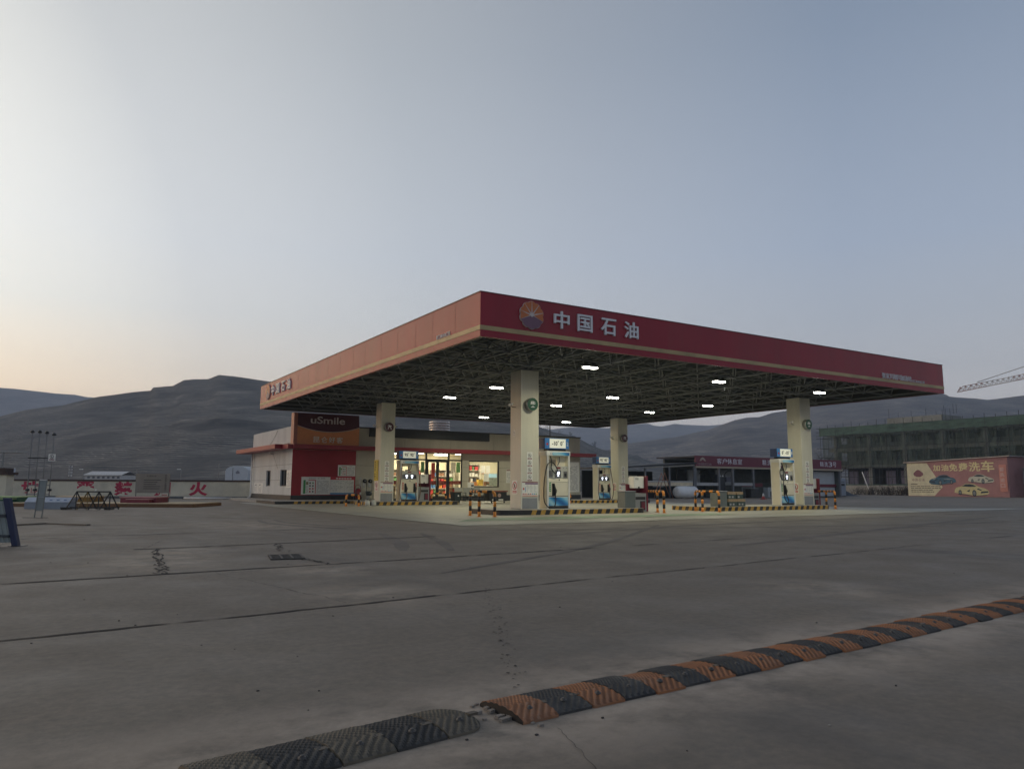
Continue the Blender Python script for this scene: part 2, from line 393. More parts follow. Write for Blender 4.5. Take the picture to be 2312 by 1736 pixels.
# ------------------------------------------------------------------ hills
def hill_material(name, c0, c1, sc, band):
    m = bpy.data.materials.new(name); m.use_nodes = True; N = m.node_tree.nodes; L = m.node_tree.links; b = N['Principled BSDF']
    b.inputs['Roughness'].default_value = .95; b.inputs['Specular IOR Level'].default_value = .1
    ge = N.new('ShaderNodeNewGeometry'); mp = N.new('ShaderNodeMapping'); mp.inputs['Scale'].default_value = (1, 1, 5.5)
    nz = N.new('ShaderNodeTexNoise'); nz.inputs['Scale'].default_value = sc; nz.inputs['Detail'].default_value = 9; nz.inputs['Roughness'].default_value = .68; nz.inputs['Distortion'].default_value = .6
    cr = N.new('ShaderNodeValToRGB'); e = cr.color_ramp.elements
    e[0].position = .36; e[0].color = (*c0, 1); e[1].position = .68; e[1].color = (*c1, 1)
    x = e.new(.60); x.color = (*[a*.6+b_*.4 for a, b_ in zip(c0, c1)], 1)
    L.new(ge.outputs['Position'], mp.inputs[0]); L.new(mp.outputs[0], nz.inputs['Vector']); L.new(nz.outputs['Fac'], cr.inputs[0])
    # terrace edges: broken pale and dark lines along the contours
    wv = N.new('ShaderNodeTexWave'); wv.bands_direction = 'Z'; wv.inputs['Scale'].default_value = band; wv.inputs['Distortion'].default_value = 5; wv.inputs['Detail'].default_value = 5; wv.inputs['Detail Scale'].default_value = .4
    L.new(ge.outputs['Position'], wv.inputs['Vector'])
    n2 = N.new('ShaderNodeTexNoise'); n2.inputs['Scale'].default_value = sc*.5; n2.inputs['Detail'].default_value = 5; L.new(ge.outputs['Position'], n2.inputs['Vector'])
    r1 = N.new('ShaderNodeMapRange'); r1.inputs['From Min'].default_value = .82; r1.inputs['From Max'].default_value = .97; L.new(wv.outputs['Fac'], r1.inputs['Value'])
    r2 = N.new('ShaderNodeMapRange'); r2.inputs['From Min'].default_value = .42; r2.inputs['From Max'].default_value = .6; r2.inputs['To Max'].default_value = .8; L.new(n2.outputs['Fac'], r2.inputs['Value'])
    mu_ = N.new('ShaderNodeMath'); mu_.operation = 'MULTIPLY'; L.new(r1.outputs[0], mu_.inputs[0]); L.new(r2.outputs[0], mu_.inputs[1])
    mx = N.new('ShaderNodeMix'); mx.data_type = 'RGBA'; L.new(mu_.outputs[0], mx.inputs['Factor']); L.new(cr.outputs[0], mx.inputs['A']); mx.inputs['B'].default_value = (*[q*1.35 for q in c1], 1)
    L.new(mx.outputs['Result'], b.inputs['Base Color'])
    return m
from mathutils import noise as mnoise
def hill(ridge, dist, depth_, mat, seed, rough=2.0, terr=7, back=400):
    """ridge: photo ridge line as (px, py); the slope runs from its foot up to that crest at its true distance"""
    pts = [at(px, py, dist) for px, py in ridge]
    # resample along the ridge
    seg = []
    for a, b in zip(pts, pts[1:]):
        n = max(1, int((b-a).length/(dist*.012)))
        seg += [a.lerp(b, k/n) for k in range(n)]
    seg.append(pts[-1]); nu = len(seg); nv = 42; vs = []
    for j in range(nv+1):
        t = j/nv
        for i, p in enumerate(seg):
            h = p.z; far = Vector((p.x-CAM.x, p.y-CAM.y, 0)); dirn = far.normalized()
            q = p - dirn*depth_*(1-t)
            prof = t**1.25
            st = prof*terr; fr = st-math.floor(st); ter = (math.floor(st)+min(1, fr*1.0)**2.2)/terr
            z = h*(.55*prof+.45*ter)
            nv3 = Vector((q.x*.012+seed, q.y*.012, seed*.7))
            z += rough*4*mnoise.noise(nv3)*t*(1-t)*4 + rough*mnoise.noise(nv3*5)*t*(1-t)*2 + (rough*.35*mnoise.noise(Vector((i*.9, seed, 0))) if j == nv else 0)
            wobx = rough*3*mnoise.noise(nv3*2.3+Vector((9, 2, 1)))*(1-t)
            q = q + dirn*wobx
            vs.append((q.x, q.y, z if j else -2))
    fs = [(j*nu+i, j*nu+i+1, (j+1)*nu+i+1, (j+1)*nu+i) for j in range(nv) for i in range(nu-1)]
    k = len(vs)
    for i, p in enumerate(seg):
        dirn = Vector((p.x-CAM.x, p.y-CAM.y, 0)).normalized(); q = p+dirn*back; vs.append((q.x, q.y, -2))
    fs += [(nv*nu+i, nv*nu+i+1, k+i+1, k+i) for i in range(nu-1)]
    o = MB().mat(mat); o.smooth = True; o.add(vs, fs)
    return struct(o.build('hill'))
HM1 = hill_material('hill_scrub', (.055, .055, .056), (.25, .23, .20), .05, .42)
HM2 = hill_material('hill_terraces', (.065, .063, .068), (.30, .27, .24), .03, .22)
hill([(-1500, 1075), (-900, 1040), (-500, 985), (-200, 945), (0, 940), (60, 925), (120, 918), (165, 910), (221, 896), (304, 885), (340, 882), (346, 875), (391, 870.5), (415, 858), (470, 855.5), (494, 846.5), (542, 851.6), (599, 860.6), (700, 868), (800, 885), (900, 905), (1000, 925), (1100, 942), (1215, 963), (1249, 975), (1297, 984), (1330, 1003), (1360, 1015), (1418, 1024.6), (1440, 1027), (1452, 1036), (1474, 1042), (1530, 1052), (1600, 1066), (1750, 1085)], 430, 300, HM1, 3.1, 1.6, 9, 250)
hill([(-1000, 1010), (-400, 930), (0, 875), (30, 877), (90, 884), (135, 889), (169, 890), (193, 896), (221, 898), (330, 906), (500, 925), (700, 950)], 1500, 700, HM2, 8.2, 4, 8)
hill([(1200, 1060), (1330, 1030), (1416, 1001.7), (1522, 986.8), (1570, 977), (1600, 970.5), (1633, 958), (1660, 949), (1687, 942), (1715, 942), (1742, 932.5), (1774, 927), (1860, 908), (1960, 890), (2050, 884), (2123, 889), (2136, 891), (2143, 896), (2229, 902), (2270, 898), (2312, 892.7), (2500, 880), (2900, 890), (3400, 950)], 800, 560, HM2, 5.7, 2.6, 11)
hill([(900, 985), (1100, 975), (1180, 965), (1247, 969), (1290, 964), (1374, 966), (1416, 958), (1462, 957), (1479, 961), (1495, 962), (1522, 957), (1568, 959.7), (1600, 961), (1700, 950), (1900, 940), (2100, 945)], 2000, 900, HM2, 2.2, 5, 7)
# ------------------------------------------------------------------ canopy
CW, CD, CZ, CH = 25.25, 26.49, 5.475, 1.357
def emblem(mb, c, u, v, r, depth, n_off=0.0):
    """ten-petalled round emblem: orange upper petals with pale veins, violet lower part, pale rim"""
    c, u, v = Vector(c), Vector(u), Vector(v); n = u.cross(v); c = c + n*n_off
    def rad(a): return r*(.90+.10*abs(math.cos(5*a))**.6)  # scalloped edge
    full = [(rad(a)*math.sin(a), rad(a)*math.cos(a)) for a in [2*math.pi*i/120 for i in range(120)]]
    mb.mat(PALE).prism([(x*1.018, y*1.018) for x, y in full], c, u, v, depth)
    lo, hi = R(112), R(248)
    seg = [(rad(a)*math.sin(a), rad(a)*math.cos(a)) for a in [lo+(hi-lo)*i/44 for i in range(45)]]
    mb.mat(VIOLET).prism([(0, 0)]+seg, c+n*(depth+.004), u, v, .004)
    st = [-112+224/6*k for k in range(7)]
    for k in range(6):
        a0, a1 = R(st[k]+.9), R(st[k+1]-.9)
        mb.mat(AMBER).prism([(.16*r*math.sin((a0+a1)/2), .16*r*math.cos((a0+a1)/2))]+[(rad(a)*math.sin(a), rad(a)*math.cos(a)) for a in [a0+(a1-a0)*i/14 for i in range(15)]], c+n*(depth+.004), u, v, .004)
    mb.mat(PALE).disc(c+n*(depth+.008), u, v, r*.12, .004)
PALE = M('emblem_rim', (.62, .55, .52), rough=.4, var=0); VIOLET = M('emblem_violet', (.16, .07, .115), rough=.35, var=0.05); AMBER = M('emblem_orange', (.50, .13, .02), rough=.35, var=.05)

can = thing('petrol_station_canopy', 'large red flat canopy roof with gold stripe and white lettering over the pumps', 'canopy', (CW/2, CD/2, CZ))
mb = MB().mat(RED); t = .12; zt = CZ+CH; zs0, zs1 = 5.68, 5.815
for za, zb_ in ((CZ, zs0), (zs1, zt)):
    mb.box(0, CW, 0, t, za, zb_); mb.box(0, t, t, CD, za, zb_); mb.box(CW-t, CW, t, CD, za, zb_); mb.box(t, CW-t, CD-t, CD, za, zb_)
mb.mat(M('seam', (.14, .01, .018), rough=.7, var=0))
for k in range(1, 17): y = CD*k/17+random.uniform(-.12, .12); mb.box(-.002, .003, y-.004, y+.004, CZ+.005, zs0-.004); mb.box(-.002, .003, y-.004, y+.004, zs1+.004, zt-.005)
mb.build('fascia', can)
mb = MB().mat(M('fascia_back', (.07, .075, .07), rough=.7)); mb.box(t+.001, CW-t-.001, t+.001, t+.02, CZ+.01, 6.8).box(t+.001, CW-t-.001, CD-t-.02, CD-t-.001, CZ+.01, 6.8).box(t+.001, t+.02, t+.021, CD-t-.021, CZ+.01, 6.8).box(CW-t-.02, CW-t-.001, t+.021, CD-t-.021, CZ+.01, 6.8); mb.build('fascia_lining', can)
mb = MB().mat(GOLD); q = .012
mb.box(-q, CW+q, -q, t, zs0, zs1); mb.box(-q, t, t, CD+q, zs0, zs1); mb.box(CW-t, CW+q, t, CD+q, zs0, zs1); mb.box(t, CW-t, CD-t, CD+q, zs0, zs1)
mb.build('gold_stripe', can)
mb = MB().mat(M('coping_metal', (.10, .02, .025), rough=.4, var=.1))
mb.box(-.02, CW+.02, -.02, .16, zt, zt+.025); mb.box(-.02, .16, .16, CD+.02, zt, zt+.025); mb.box(CW-.16, CW+.02, .16, CD+.02, zt, zt+.025); mb.box(.16, CW-.16, CD-.16, CD+.02, zt, zt+.025)
mb.build('coping', can)
mb = MB().mat(M('roof_sheet', (.035, .046, .052), rough=.6, var=.12))
mb.box(t+.03, CW-t-.03, t+.03, CD-t-.03, 6.62, 6.66)
for k in range(60): x = .3+k*.416; mb.box(x, x+.05, t+.03, CD-t-.03, 6.585, 6.62)
mb.build('roof_deck', can)
# space frame: square grid on square grid, 2.24 m bays
nx, ny = 11, 12; mx_, my_ = 2.24, 2.16; ox, oy = .30, .30; zl, zh = 5.62, 6.50
TR = M('truss_tube', (.22, .232, .24), rough=.45, metal=.1, var=.1)
mb = MB().mat(TR); B = lambda i, j: (ox+i*mx_, oy+j*my_, zl); T = lambda i, j: (ox+(i+.5)*mx_, oy+(j+.5)*my_, zh)
for i in range(nx+1):
    for j in range(ny+1):
        if i < nx: mb.tube([B(i, j), B(i+1, j)], .036, 5, False)
        if j < ny: mb.tube([B(i, j), B(i, j+1)], .036, 5, False)
        if i < nx and j < ny:
            for d in ((0, 0), (1, 0), (0, 1), (1, 1)): mb.tube([T(i, j), B(i+d[0], j+d[1])], .026, 5, False)
            if i < nx-1: mb.tube([T(i, j), T(i+1, j)], .034, 5, False)
            if j < ny-1: mb.tube([T(i, j), T(i, j+1)], .034, 5, False)
            c = T(i, j); mb.bar(c, (c[0], c[1], 6.585), .05)
        c = B(i, j); mb.box(c[0]-.07, c[0]+.07, c[1]-.07, c[1]+.07, c[2]-.07, c[2]+.07)
mb.build('space_frame', can)
mb = MB(); emblem(mb, (1.81, 0, 6.32), X3, Z3, -.44 if 0 else .44, .05, .004)
mb.build('emblem', can)
mb = MB(); emblem(mb, (0, 24.62, 6.32), -Y3, Z3, .44, .05, .004); mb.build('emblem', can)
def chars(mb, s, spots, y0, h, o, u, v, depth, bold=.03, par=None):
    for ch, (a, w) in zip(s, spots):
        if par is not None: mb = MB().mat(LETTER)
        mb.text(ch, Vector(o)+Vector(u)*a+Vector(v)*y0, u, v, w, h, depth, bold)
        if par is not None: mb.build('company_character', par)
mb = MB().mat(LETTER)
chars(mb, '中国石油', [(2.66, .60), (3.59, .60), (4.55, .64), (5.55, .62)], 6.03, .56, (0, -.004, 0), X3, Z3, .06, .014, par=can)
mb = MB().mat(LETTER)
chars(mb, '张家川胡川加油站', [(20.28+.287*k, .262) for k in range(8)], 5.83, .24, (0, -.004, 0), X3, Z3, .03, .0)
mb.build('station_lettering', can); mb = MB().mat(LETTER)
chars(mb, '百工锦舟自工昆', [(22.62+.145*k, .105) for k in range(7)], 5.83, .10, (0, -.004, 0), X3, Z3, .02, .012)
mb.build('small_lettering', can)
mb = MB().mat(LETTER)
chars(mb, '中国石油', [(0, .62), (1.0, .66), (2.08, .66), (3.15, .66)], 6.03, .56, (-.004, 23.85, 0), -Y3, Z3, .06, .014, par=can)
mb = MB().mat(LETTER)
chars(mb, '百工锦舟自工昆', [(.0+.145*k, .105) for k in range(7)], 5.83, .12, (-.004, 2.9, 0), -Y3, Z3, .02, .012)
mb.build('small_lettering', can)

# ------------------------------------------------------------------ canopy lamps (lit)
LED = bpy.data.materials.new('lit_led'); LED.use_nodes = True
LED.node_tree.nodes['Principled BSDF'].inputs['Emission Color'].default_value = (1, .97, .86, 1)
LED.node_tree.nodes['Principled BSDF'].inputs['Emission Strength'].default_value = 32
LAMP_W = 92.0
def lamp(loc, label, first=None):
    if first is None:
        t_ = thing('canopy_lamp', label, 'lamp', loc, 'lit lamps hanging under the canopy')
        x, y, z = loc; mb = MB().mat(STEEL)
        mb.bar((x-.3, y, z+.2), (x+.3, y, z+.2), .05); mb.tube([(x, y, z+.2), (x, y, z+.42)], .02, 6); mb.build('bracket', t_)
        for s in (-.175, .175):
            m2 = MB().mat(STEEL); m2.tube([(x+s, y, z+.02), (x+s, y, z+.09), (x+s, y, z+.19)], [.17, .14, .06], 16); h_ = m2.build('housing', t_)
            m3 = MB().mat(LED); m3.cyl((x+s, y, z-.012), Z3, .145, .03, 16); m3.build('lens', h_)
    else: t_ = dup(first, loc, label)
    ld = bpy.data.lights.new('lamp_light', 'AREA'); ld.shape = 'DISK'; ld.size = .45; ld.energy = LAMP_W; ld.color = (1.0, .95, .66); ld.spread = R(160)
    lo = bpy.data.objects.new('lamp_light', ld); COL.objects.link(lo); lo.location = (loc[0], loc[1], loc[2]-.04)
    return t_
LN = ['nearest the front corner', 'above the front pump lane', 'near the right front column', 'second from the front on the left side', 'in the middle of the front half', 'second from the front on the right', 'third from the front on the left side', 'in the middle of the rear half', 'third from the front on the right', 'at the rear edge above the shop door', 'at the rear edge behind the far right column']
first = None
for k, (x, y) in enumerate([(6.1, 2.55), (12.9, 2.6), (19.5, 2.6), (6.2, 9.45), (12.9, 9.5), (19.55, 9.55), (6.2, 14.0), (12.8, 14.15), (19.5, 14.1), (13.1, 22.6), (19.55, 22.5)]):
    r_ = lamp((x, y, 5.38), 'lit white twin lamp under the canopy ' + LN[k], first); first = first or r_

# ------------------------------------------------------------------ pump islands
def island(x0, x1, y0, y1, label, plain=0.0, low=None):
    t_ = thing('pump_island', label, 'pump island', ((x0+x1)/2, (y0+y1)/2, 0), 'striped pump islands')
    def outline(g=0.0, rr=.35):
        p = []
        for cx_, cy_, a0 in ((x1-rr, y0+rr, -90), (x1-rr, y1-rr, 0), (x0+rr, y1-rr, 90), (x0+rr, y0+rr, 180)):
            for k in range(6): a = R(a0+18*k); p.append((cx_+(rr-g)*math.cos(a), cy_+(rr-g)*math.sin(a)))
        return p
    MB().mat(CONC).prism(outline(.012), (0, 0, 0), X3, Y3, .185).build('island_slab', t_)
    # painted kerb: alternating slanted bands wrapped round the outline
    op = outline(0.0); op.append(op[0]); L_ = [0.]
    for a, b in zip(op, op[1:]): L_.append(L_[-1]+math.hypot(b[0]-a[0], b[1]-a[1]))
    def pos(s_):
        s_ = s_ % L_[-1]
        for k in range(len(op)-1):
            if s_ <= L_[k+1]+1e-9:
                f_ = (s_-L_[k])/max(1e-9, L_[k+1]-L_[k]); return Vector((op[k][0]+(op[k+1][0]-op[k][0])*f_, op[k][1]+(op[k+1][1]-op[k][1])*f_, 0))
        return Vector((*op[-1], 0))
    mb = MB(); w = .205; n = int(L_[-1]/w); w = L_[-1]/n; shift = L_[-1]*0
    for k in range(n):
        s_ = k*w; p = pos(s_+w/2); mb.mat(YEL if (k % 2 and not (plain and p.x < x0+plain)) else BLK)
        for e in range(3):
            a, b = s_+w*e/3, s_+w*(e+1)/3
            A, B_, A2, B2 = pos(a), pos(b), pos(a+.07), pos(b+.07)
            mb.add([A, B_, B2+Z3*.18, A2+Z3*.18], [(0, 1, 2, 3)])
    mb.build('striped_kerb', t_)
    return t_
island(3.35, 10.35, 4.3, 6.95, 'long black and yellow striped island under the nearest column, its left end scuffed black', plain=1.1)
island(14.05, 22.4, 4.3, 6.95, 'striped island of the right front column, with cartons on its left end')
island(3.9, 9.3, 18.5, 21.1, 'short striped island of the left rear column in front of the shop door')
island(17.7, 23.6, 18.5, 21.1, 'striped island of the rear right column, seen behind the nearest pump')

# ------------------------------------------------------------------ columns
def column(x, y, kind, label, cams=((-1, 4.2),), no5=False):
    s = .8; z0 = .185; zt_ = 5.55
    t_ = thing('canopy_column', label, 'column', (x+s/2, y+s/2, z0), 'columns carrying the canopy')
    mb = MB().mat(CREAM); mb.box(x, x+s, y, y+s, z0, zt_); mb.build('cladding', t_, bevel=.025)
    mb = MB().mat(M('corner_trim', (.66, .64, .54), rough=.3, var=.05))
    for a in (x-.006, x+s-.044): mb.box(a, a+.05, y-.006, y-.0005, z0, zt_-.02)
    mb.build('corner_trim', t_)
    mb = MB().mat(GREY); mb.box(x+.06, x+s-.06, y-.012, y, z0+.01, z0+.42); mb.box(x-.012, x, y+.08, y+s-.08, z0+.01, z0+.9 if kind == 'side' else z0+.02)
    mb.build('base_panel', t_)
    # tree of struts on the column head
    mb = MB().mat(TR)
    for dx in (-1, 1):
        for dy in (-1, 1): mb.tube([(x+.4, y+.4, 5.50), (x+.4+dx*1.1, y+.4+dy*1.1, 6.45)], .05, 6)
    mb.box(x+.1, x+s-.1, y+.1, y+s-.1, 5.55, 5.60); mb.build('head_struts', t_)
    # fuel badge
    face = M('badge_green', (.012, .085, .045), rough=.3, var=.05) if kind == 'd' else M('badge_maroon', (.07, .012, .02), rough=.3, var=.05)
    mb = MB().mat(STAINLESS); mb.tube([(x+.4, y, 4.2), (x+.4, y-.2, 4.2)], .25, 28)
    bd = mb.build('badge', t_)
    mb = MB().mat(face); mb.disc((x+.4, y-.2, 4.2), X3, Z3, .242, .012); mb.build('badge_face', bd)
    mb = MB().mat(LETTER); mb.text('柴' if kind == 'd' else '汽', (x+.285, y-.213, 4.07), X3, Z3, .23, .25, .008, .02); mb.build('badge_character', bd)
    # strip of four pictograms
    mb = MB().mat(PAPER); mb.box(x+.26, x+.52, y-.010, y-.0005, 1.25, 2.36)
    sg = mb.build('pictogram_strip', t_)
    mb = MB()
    for k in range(4):
        z = 2.23-.275*k
        mb.mat(INK).disc((x+.39, y-.011, z), X3, Z3, .075, .003); mb.mat(PAPER).disc((x+.39, y-.0145, z), X3, Z3, .062, .002)
        mb.mat(INK).bar((x+.35, y-.018, z+.04), (x+.43, y-.018, z-.04), .012); mb.box(x+.37, x+.41, y-.019, y-.0165, z-.03, z+.02)
        mb.mat(M('dark_red_tab', (.20, .02, .03), rough=.5, var=0)).box(x+.295, x+.485, y-.014, y-.010, z-.155, z-.10)
        mb.mat(PAPER); [mb.box(x+.325+.035*q, x+.348+.035*q, y-.016, y-.014, z-.143, z-.115) for q in range(4)]
    mb.build('pictogram', sg)
    # safety notice above the base panel
    mb = MB().mat(PAPER); mb.box(x+.035, x+.765, y-.014, y-.0005, .66, 1.22); nb = mb.build('notice', t_)
    mb = MB(); f = y-.0145
    mb.mat(M('dark_red_tab', (.20, .02, .03))).box(x+.04, x+.76, f-.003, f, 1.19, 1.22); mb.mat(M('purple_ink', (.16, .05, .14), rough=.5, var=0)).box(x+.18, x+.76, f-.003, f, 1.125, 1.175)
    mb.mat(M('orange_ink', (.60, .16, .05), rough=.5, var=0)).box(x+.05, x+.75, f-.003, f, .675, .70)
    mb.mat(REDINK).prism([(0, -.05), (.045, 0), (0, .05), (-.045, 0)], (x+.11, f, .95), X3, Z3, .003); mb.mat(BLUEINK).box(x+.175, x+.2, f-.003, f, .83, 1.02)
    for k in range(8):
        mb.mat([REDINK, REDINK, M('orange_ink', (.6, .16, .05)), INK, REDINK, BLUEINK, BLUEINK, GREENINK][k]); mb.disc((x+.09+.085*k, f, .755), X3, Z3, .026, .003, 10)
    mb.mat(M('grey_ink', (.34, .34, .34), rough=.6, var=0))
    for k in range(7):
        for q in range(3):
            a = x+.24+.17*q; mb.box(a, a+random.uniform(.06, .15), f-.002, f, 1.075-.04*k, 1.085-.04*k)
    mb.build('notice_print', nb)
    if no5:
        mb = MB().mat(PAPER); mb.prism([(.07*math.cos(2*math.pi*k/24), .13*math.sin(2*math.pi*k/24)) for k in range(24)], (x-.001, y+.5, 3.1), -Y3, Z3, .006)
        pl_ = mb.build('number_plate', t_); mb = MB().mat(INK); mb.text('5', (x-.007, y+.535, 3.07), -Y3, Z3, .05, .11, .003, .02); mb.text('-', (x-.007, y+.475, 3.1), -Y3, Z3, .03, .012, .003); mb.box(x-.01, x-.007, y+.47, y+.53, 3.01, 3.035); mb.build('plate_number', pl_)
    # no smoking sign on the left face
    mb = MB().mat(PAPER); mb.box(x-.008, x-.0005, y+.27, y+.62, .75, 1.27); ns = mb.build('no_smoking_sign', t_)
    mb = MB(); o = (x-.0085, y+.445, 1.07)
    mb.mat(REDINK).disc(o, -Y3, Z3, .15, .003); mb.mat(PAPER).disc((o[0]-.0035, o[1], o[2]), -Y3, Z3, .115, .002)
    mb.mat(INK).prism([(-.03, -.08), (.03, -.08), (.035, .02), (.0, .09), (-.035, .02)], (o[0]-.006, o[1], o[2]), -Y3, Z3, .002); mb.mat(REDINK).bar((o[0]-.0095, o[1]+.09, o[2]+.09), (o[0]-.0095, o[1]-.09, o[2]-.09), .003, .03, up=X3)
    mb.mat(REDINK).box(x-.0125, x-.0085, y+.31, y+.58, .79, .88); mb.mat(PAPER); [mb.box(x-.0145, x-.0125, y+.335+.058*q, y+.37+.058*q, .815, .855) for q in range(4)]
    mb.build('no_smoking_print', ns)
    return t_
column(4.81, 5.225, 'd', 'nearest cream column with green round diesel badge and a number plate', no5=True)
column(21.5, 5.225, 'd', 'right front cream column with green round badge, beside the cartons island')
column(4.81, 19.38, 'g', 'left rear cream column with maroon round badge before the shop')
column(21.5, 19.38, 'g', 'rear right cream column with maroon badge, right of the far pump')

# cameras on the columns and the shop wall
def cctv(p, d, label):
    p = Vector(p); d = Vector(d).normalized()
    t_ = thing('security_camera', label, 'camera', p, 'security cameras')
    MB().mat(STEEL).tube([p, p+d*.16, p+d*.24+Z3*.08], .018, 6).build('bracket', t_)
    b_ = p+d*.24+Z3*.10; side = d.cross(Z3).normalized()
    h_ = MB().mat(WHITE).tube([b_-side*.10+Z3*.02, b_+side*.12-Z3*.02], .045, 10).build('housing', t_)
    MB().mat(BLACK).cyl(b_+side*.122-Z3*.02, side, .035, .012, 10).build('lens', h_)
cctv((4.81, 5.62, 4.1), (-1, -.1, 0), 'small security camera on the left face of the nearest column')
cctv((21.5, 5.6, 4.2), (-1, -.1, 0), 'small security camera on the right front column')
cctv((4.81, 19.8, 4.2), (-1, 0, 0), 'small security camera left of the maroon badge on the left rear column')
cctv((5.61, 19.8, 4.2), (1, 0, 0), 'small security camera on the right of the left rear column')
cctv((21.5, 19.8, 4.15), (-1, -.1, 0), 'small security camera on the rear right column')

# ------------------------------------------------------------------ fuel dispensers
def gradient_blue():
    m = bpy.data.materials.new('blue_wave_print'); m.use_nodes = True; N = m.node_tree.nodes; L = m.node_tree.links; b = N['Principled BSDF']; b.inputs['Roughness'].default_value = .3
    tc = N.new('ShaderNodeTexCoord'); wv = N.new('ShaderNodeTexWave'); wv.inputs['Scale'].default_value = .55; wv.inputs['Distortion'].default_value = 5; wv.inputs['Detail'].default_value = 1
    mp = N.new('ShaderNodeMapping'); mp.inputs['Rotation'].default_value = (0, R(55), 0); mp.inputs['Location'].default_value = (.3, 0, .4)
    cr = N.new('ShaderNodeValToRGB'); e = cr.color_ramp.elements; e[0].color = (.02, .13, .36, 1); e[1].color = (.34, .60, .72, 1); k = e.new(.45); k.color = (.06, .33, .62, 1)
    L.new(tc.outputs['Object'], mp.inputs[0]); L.new(mp.outputs[0], wv.inputs['Vector']); L.new(wv.outputs['Fac'], cr.inputs[0]); L.new(cr.outputs[0], b.inputs['Base Color'])
    return m
WAVE = gradient_blue()
SCR = M('lit_screen', (.8, .85, 1), emit=2.2, ecol=(.80, .86, 1.0), var=0)
SIGNW = M('sign_panel', (.74, .74, .64), rough=.3, var=0.02, emit=.28, ecol=(.9, .9, .74))
SIGNB = M('sign_blue', (.055, .20, .50), rough=.35, var=.03)
SIGND = M('sign_dark_blue', (.02, .05, .16), rough=.4, var=.03)
HOSE = M('hose_rubber', (.012, .012, .012), rough=.4, var=0)
def dispenser(x, y, label, left_txt, right_txt, num, diesel, hosecol=HOSE):
    z0 = .185; W = .55; D_ = .25
    t_ = thing('fuel_dispenser', label, 'fuel pump', (x, y, z0), 'fuel dispensers')
    zz = lambda a: z0+a
    mb = MB().mat(BEIGE)
    mb.box(x-W, x-W+.07, y-D_+.03, y+D_-.03, zz(.0), zz(2.2)); mb.box(x+W-.07, x+W, y-D_+.03, y+D_-.03, zz(0), zz(2.2))
    mb.build('side_panel', t_, bevel=.012)
    mb = MB().mat(WHITE)
    for sx in (-1, 1):
        for sy in (-1, 1): mb.box(x+sx*W-.035*(1+sx)-0*sx, x+sx*W+.035*(1-sx), y+sy*D_-.03, y+sy*D_+.03, zz(0), zz(2.2))
    mb.build('corner_post', t_, bevel=.014)
    top = MB().mat(WHITE).box(x-W-.03, x+W+.03, y-D_-.035, y+D_+.035, zz(2.06), zz(2.25)).build('top_beam', t_, bevel=.03)
    mb = MB().mat(WAVE); mb.box(x-.30, x+W-.03, y-D_-.042, y-D_-.034, zz(2.08), zz(2.2)); mb.mat(BLUEINK); mb.text('油', (x-.42, y-D_-.036, zz(2.12)), X3, Z3, .05, .05, .003); mb.text('品', (x-.34, y-D_-.036, zz(2.12)), X3, Z3, .05, .05, .003); mb.build('beam_print', top)
    MB().mat(BEIGE).box(x+.10, x+W-.072, y-.06, y+.06, zz(1.64), zz(2.06)).box(x-W+.072, x+.10, y+.05, y+.06, zz(1.92), zz(2.06)).build('back_panel', t_)
    body = MB().mat(BEIGE).box(x-W+.07, x+W-.07, y-D_+.01, y+D_-.01, zz(.10), zz(1.14)).build('cabinet', t_, bevel=.008)
    mb = MB().mat(M('cabinet_gap', (.05, .05, .05), var=0)); mb.box(x-W+.08, x+W-.08, y-D_+.004, y-D_+.0105, zz(.475), zz(.495)); mb.box(x-W+.08, x+W-.08, y-D_+.004, y-D_+.0105, zz(1.06), zz(1.068)); mb.build('cabinet_gap', body)
    MB().mat(DARK).box(x-W+.02, x+W-.02, y-D_+.02, y+D_-.02, zz(.0), zz(.10)).build('plinth', t_)
    MB().mat(WAVE).box(x-W+.085, x+W-.085, y-D_-.002, y-D_+.0095, zz(.11), zz(.44)).build('wave_panel', t_)
    MB().mat(BEIGE).prism([(-D_-.01, 1.06), (-D_+.05, 1.18), (D_-.05, 1.18), (D_+.01, 1.06)], (x-W+.072, y, z0), Y3, Z3, .956).build('ledge', t_)
    hd = MB().mat(M('head_grey', (.50, .50, .45), rough=.4, var=.05)).box(x-W+.075, x+W-.075, y-D_+.03, y+D_-.03, zz(1.18), zz(1.66)).build('display_head', t_, bevel=.01)
    f = y-D_+.03
    mb = MB().mat(M('bezel', (.12, .12, .14), rough=.4, var=0)); sc = [0] if diesel else [-.16, .16]
    if not diesel: mb.box(x-.42, x+.42, f-.014, f, zz(1.24), zz(1.46))
    for c in sc: mb.box(x+c-.13, x+c+.13, f-.022, f-.014 if not diesel else f, zz(1.21), zz(1.50))
    bz = mb.build('screen_bezel', hd)
    mb = MB().mat(SCR)
    for c in sc: mb.box(x+c-.062, x+c+.062, f-.026, f-.022, zz(1.335), zz(1.44)); mb.box(x+c-.032, x+c+.032, f-.026, f-.022, zz(1.255), zz(1.305))
    mb.build('screen', hd)
    mb = MB().mat(M('slot_grey', (.16, .16, .16), rough=.5, var=0)); mb.box(x-.44, x-.26, f-.018, f, zz(1.22), zz(1.48)) if diesel else None; (mb.build('card_slot', hd) if mb.v else None); mb = MB().mat(MATS['slot_grey']); mb.box(x+.27, x+.44, f-.018, f, zz(1.2), zz(1.46)) if diesel else None
    mb.build('card_slot', hd) if mb.v else None; mb = MB()
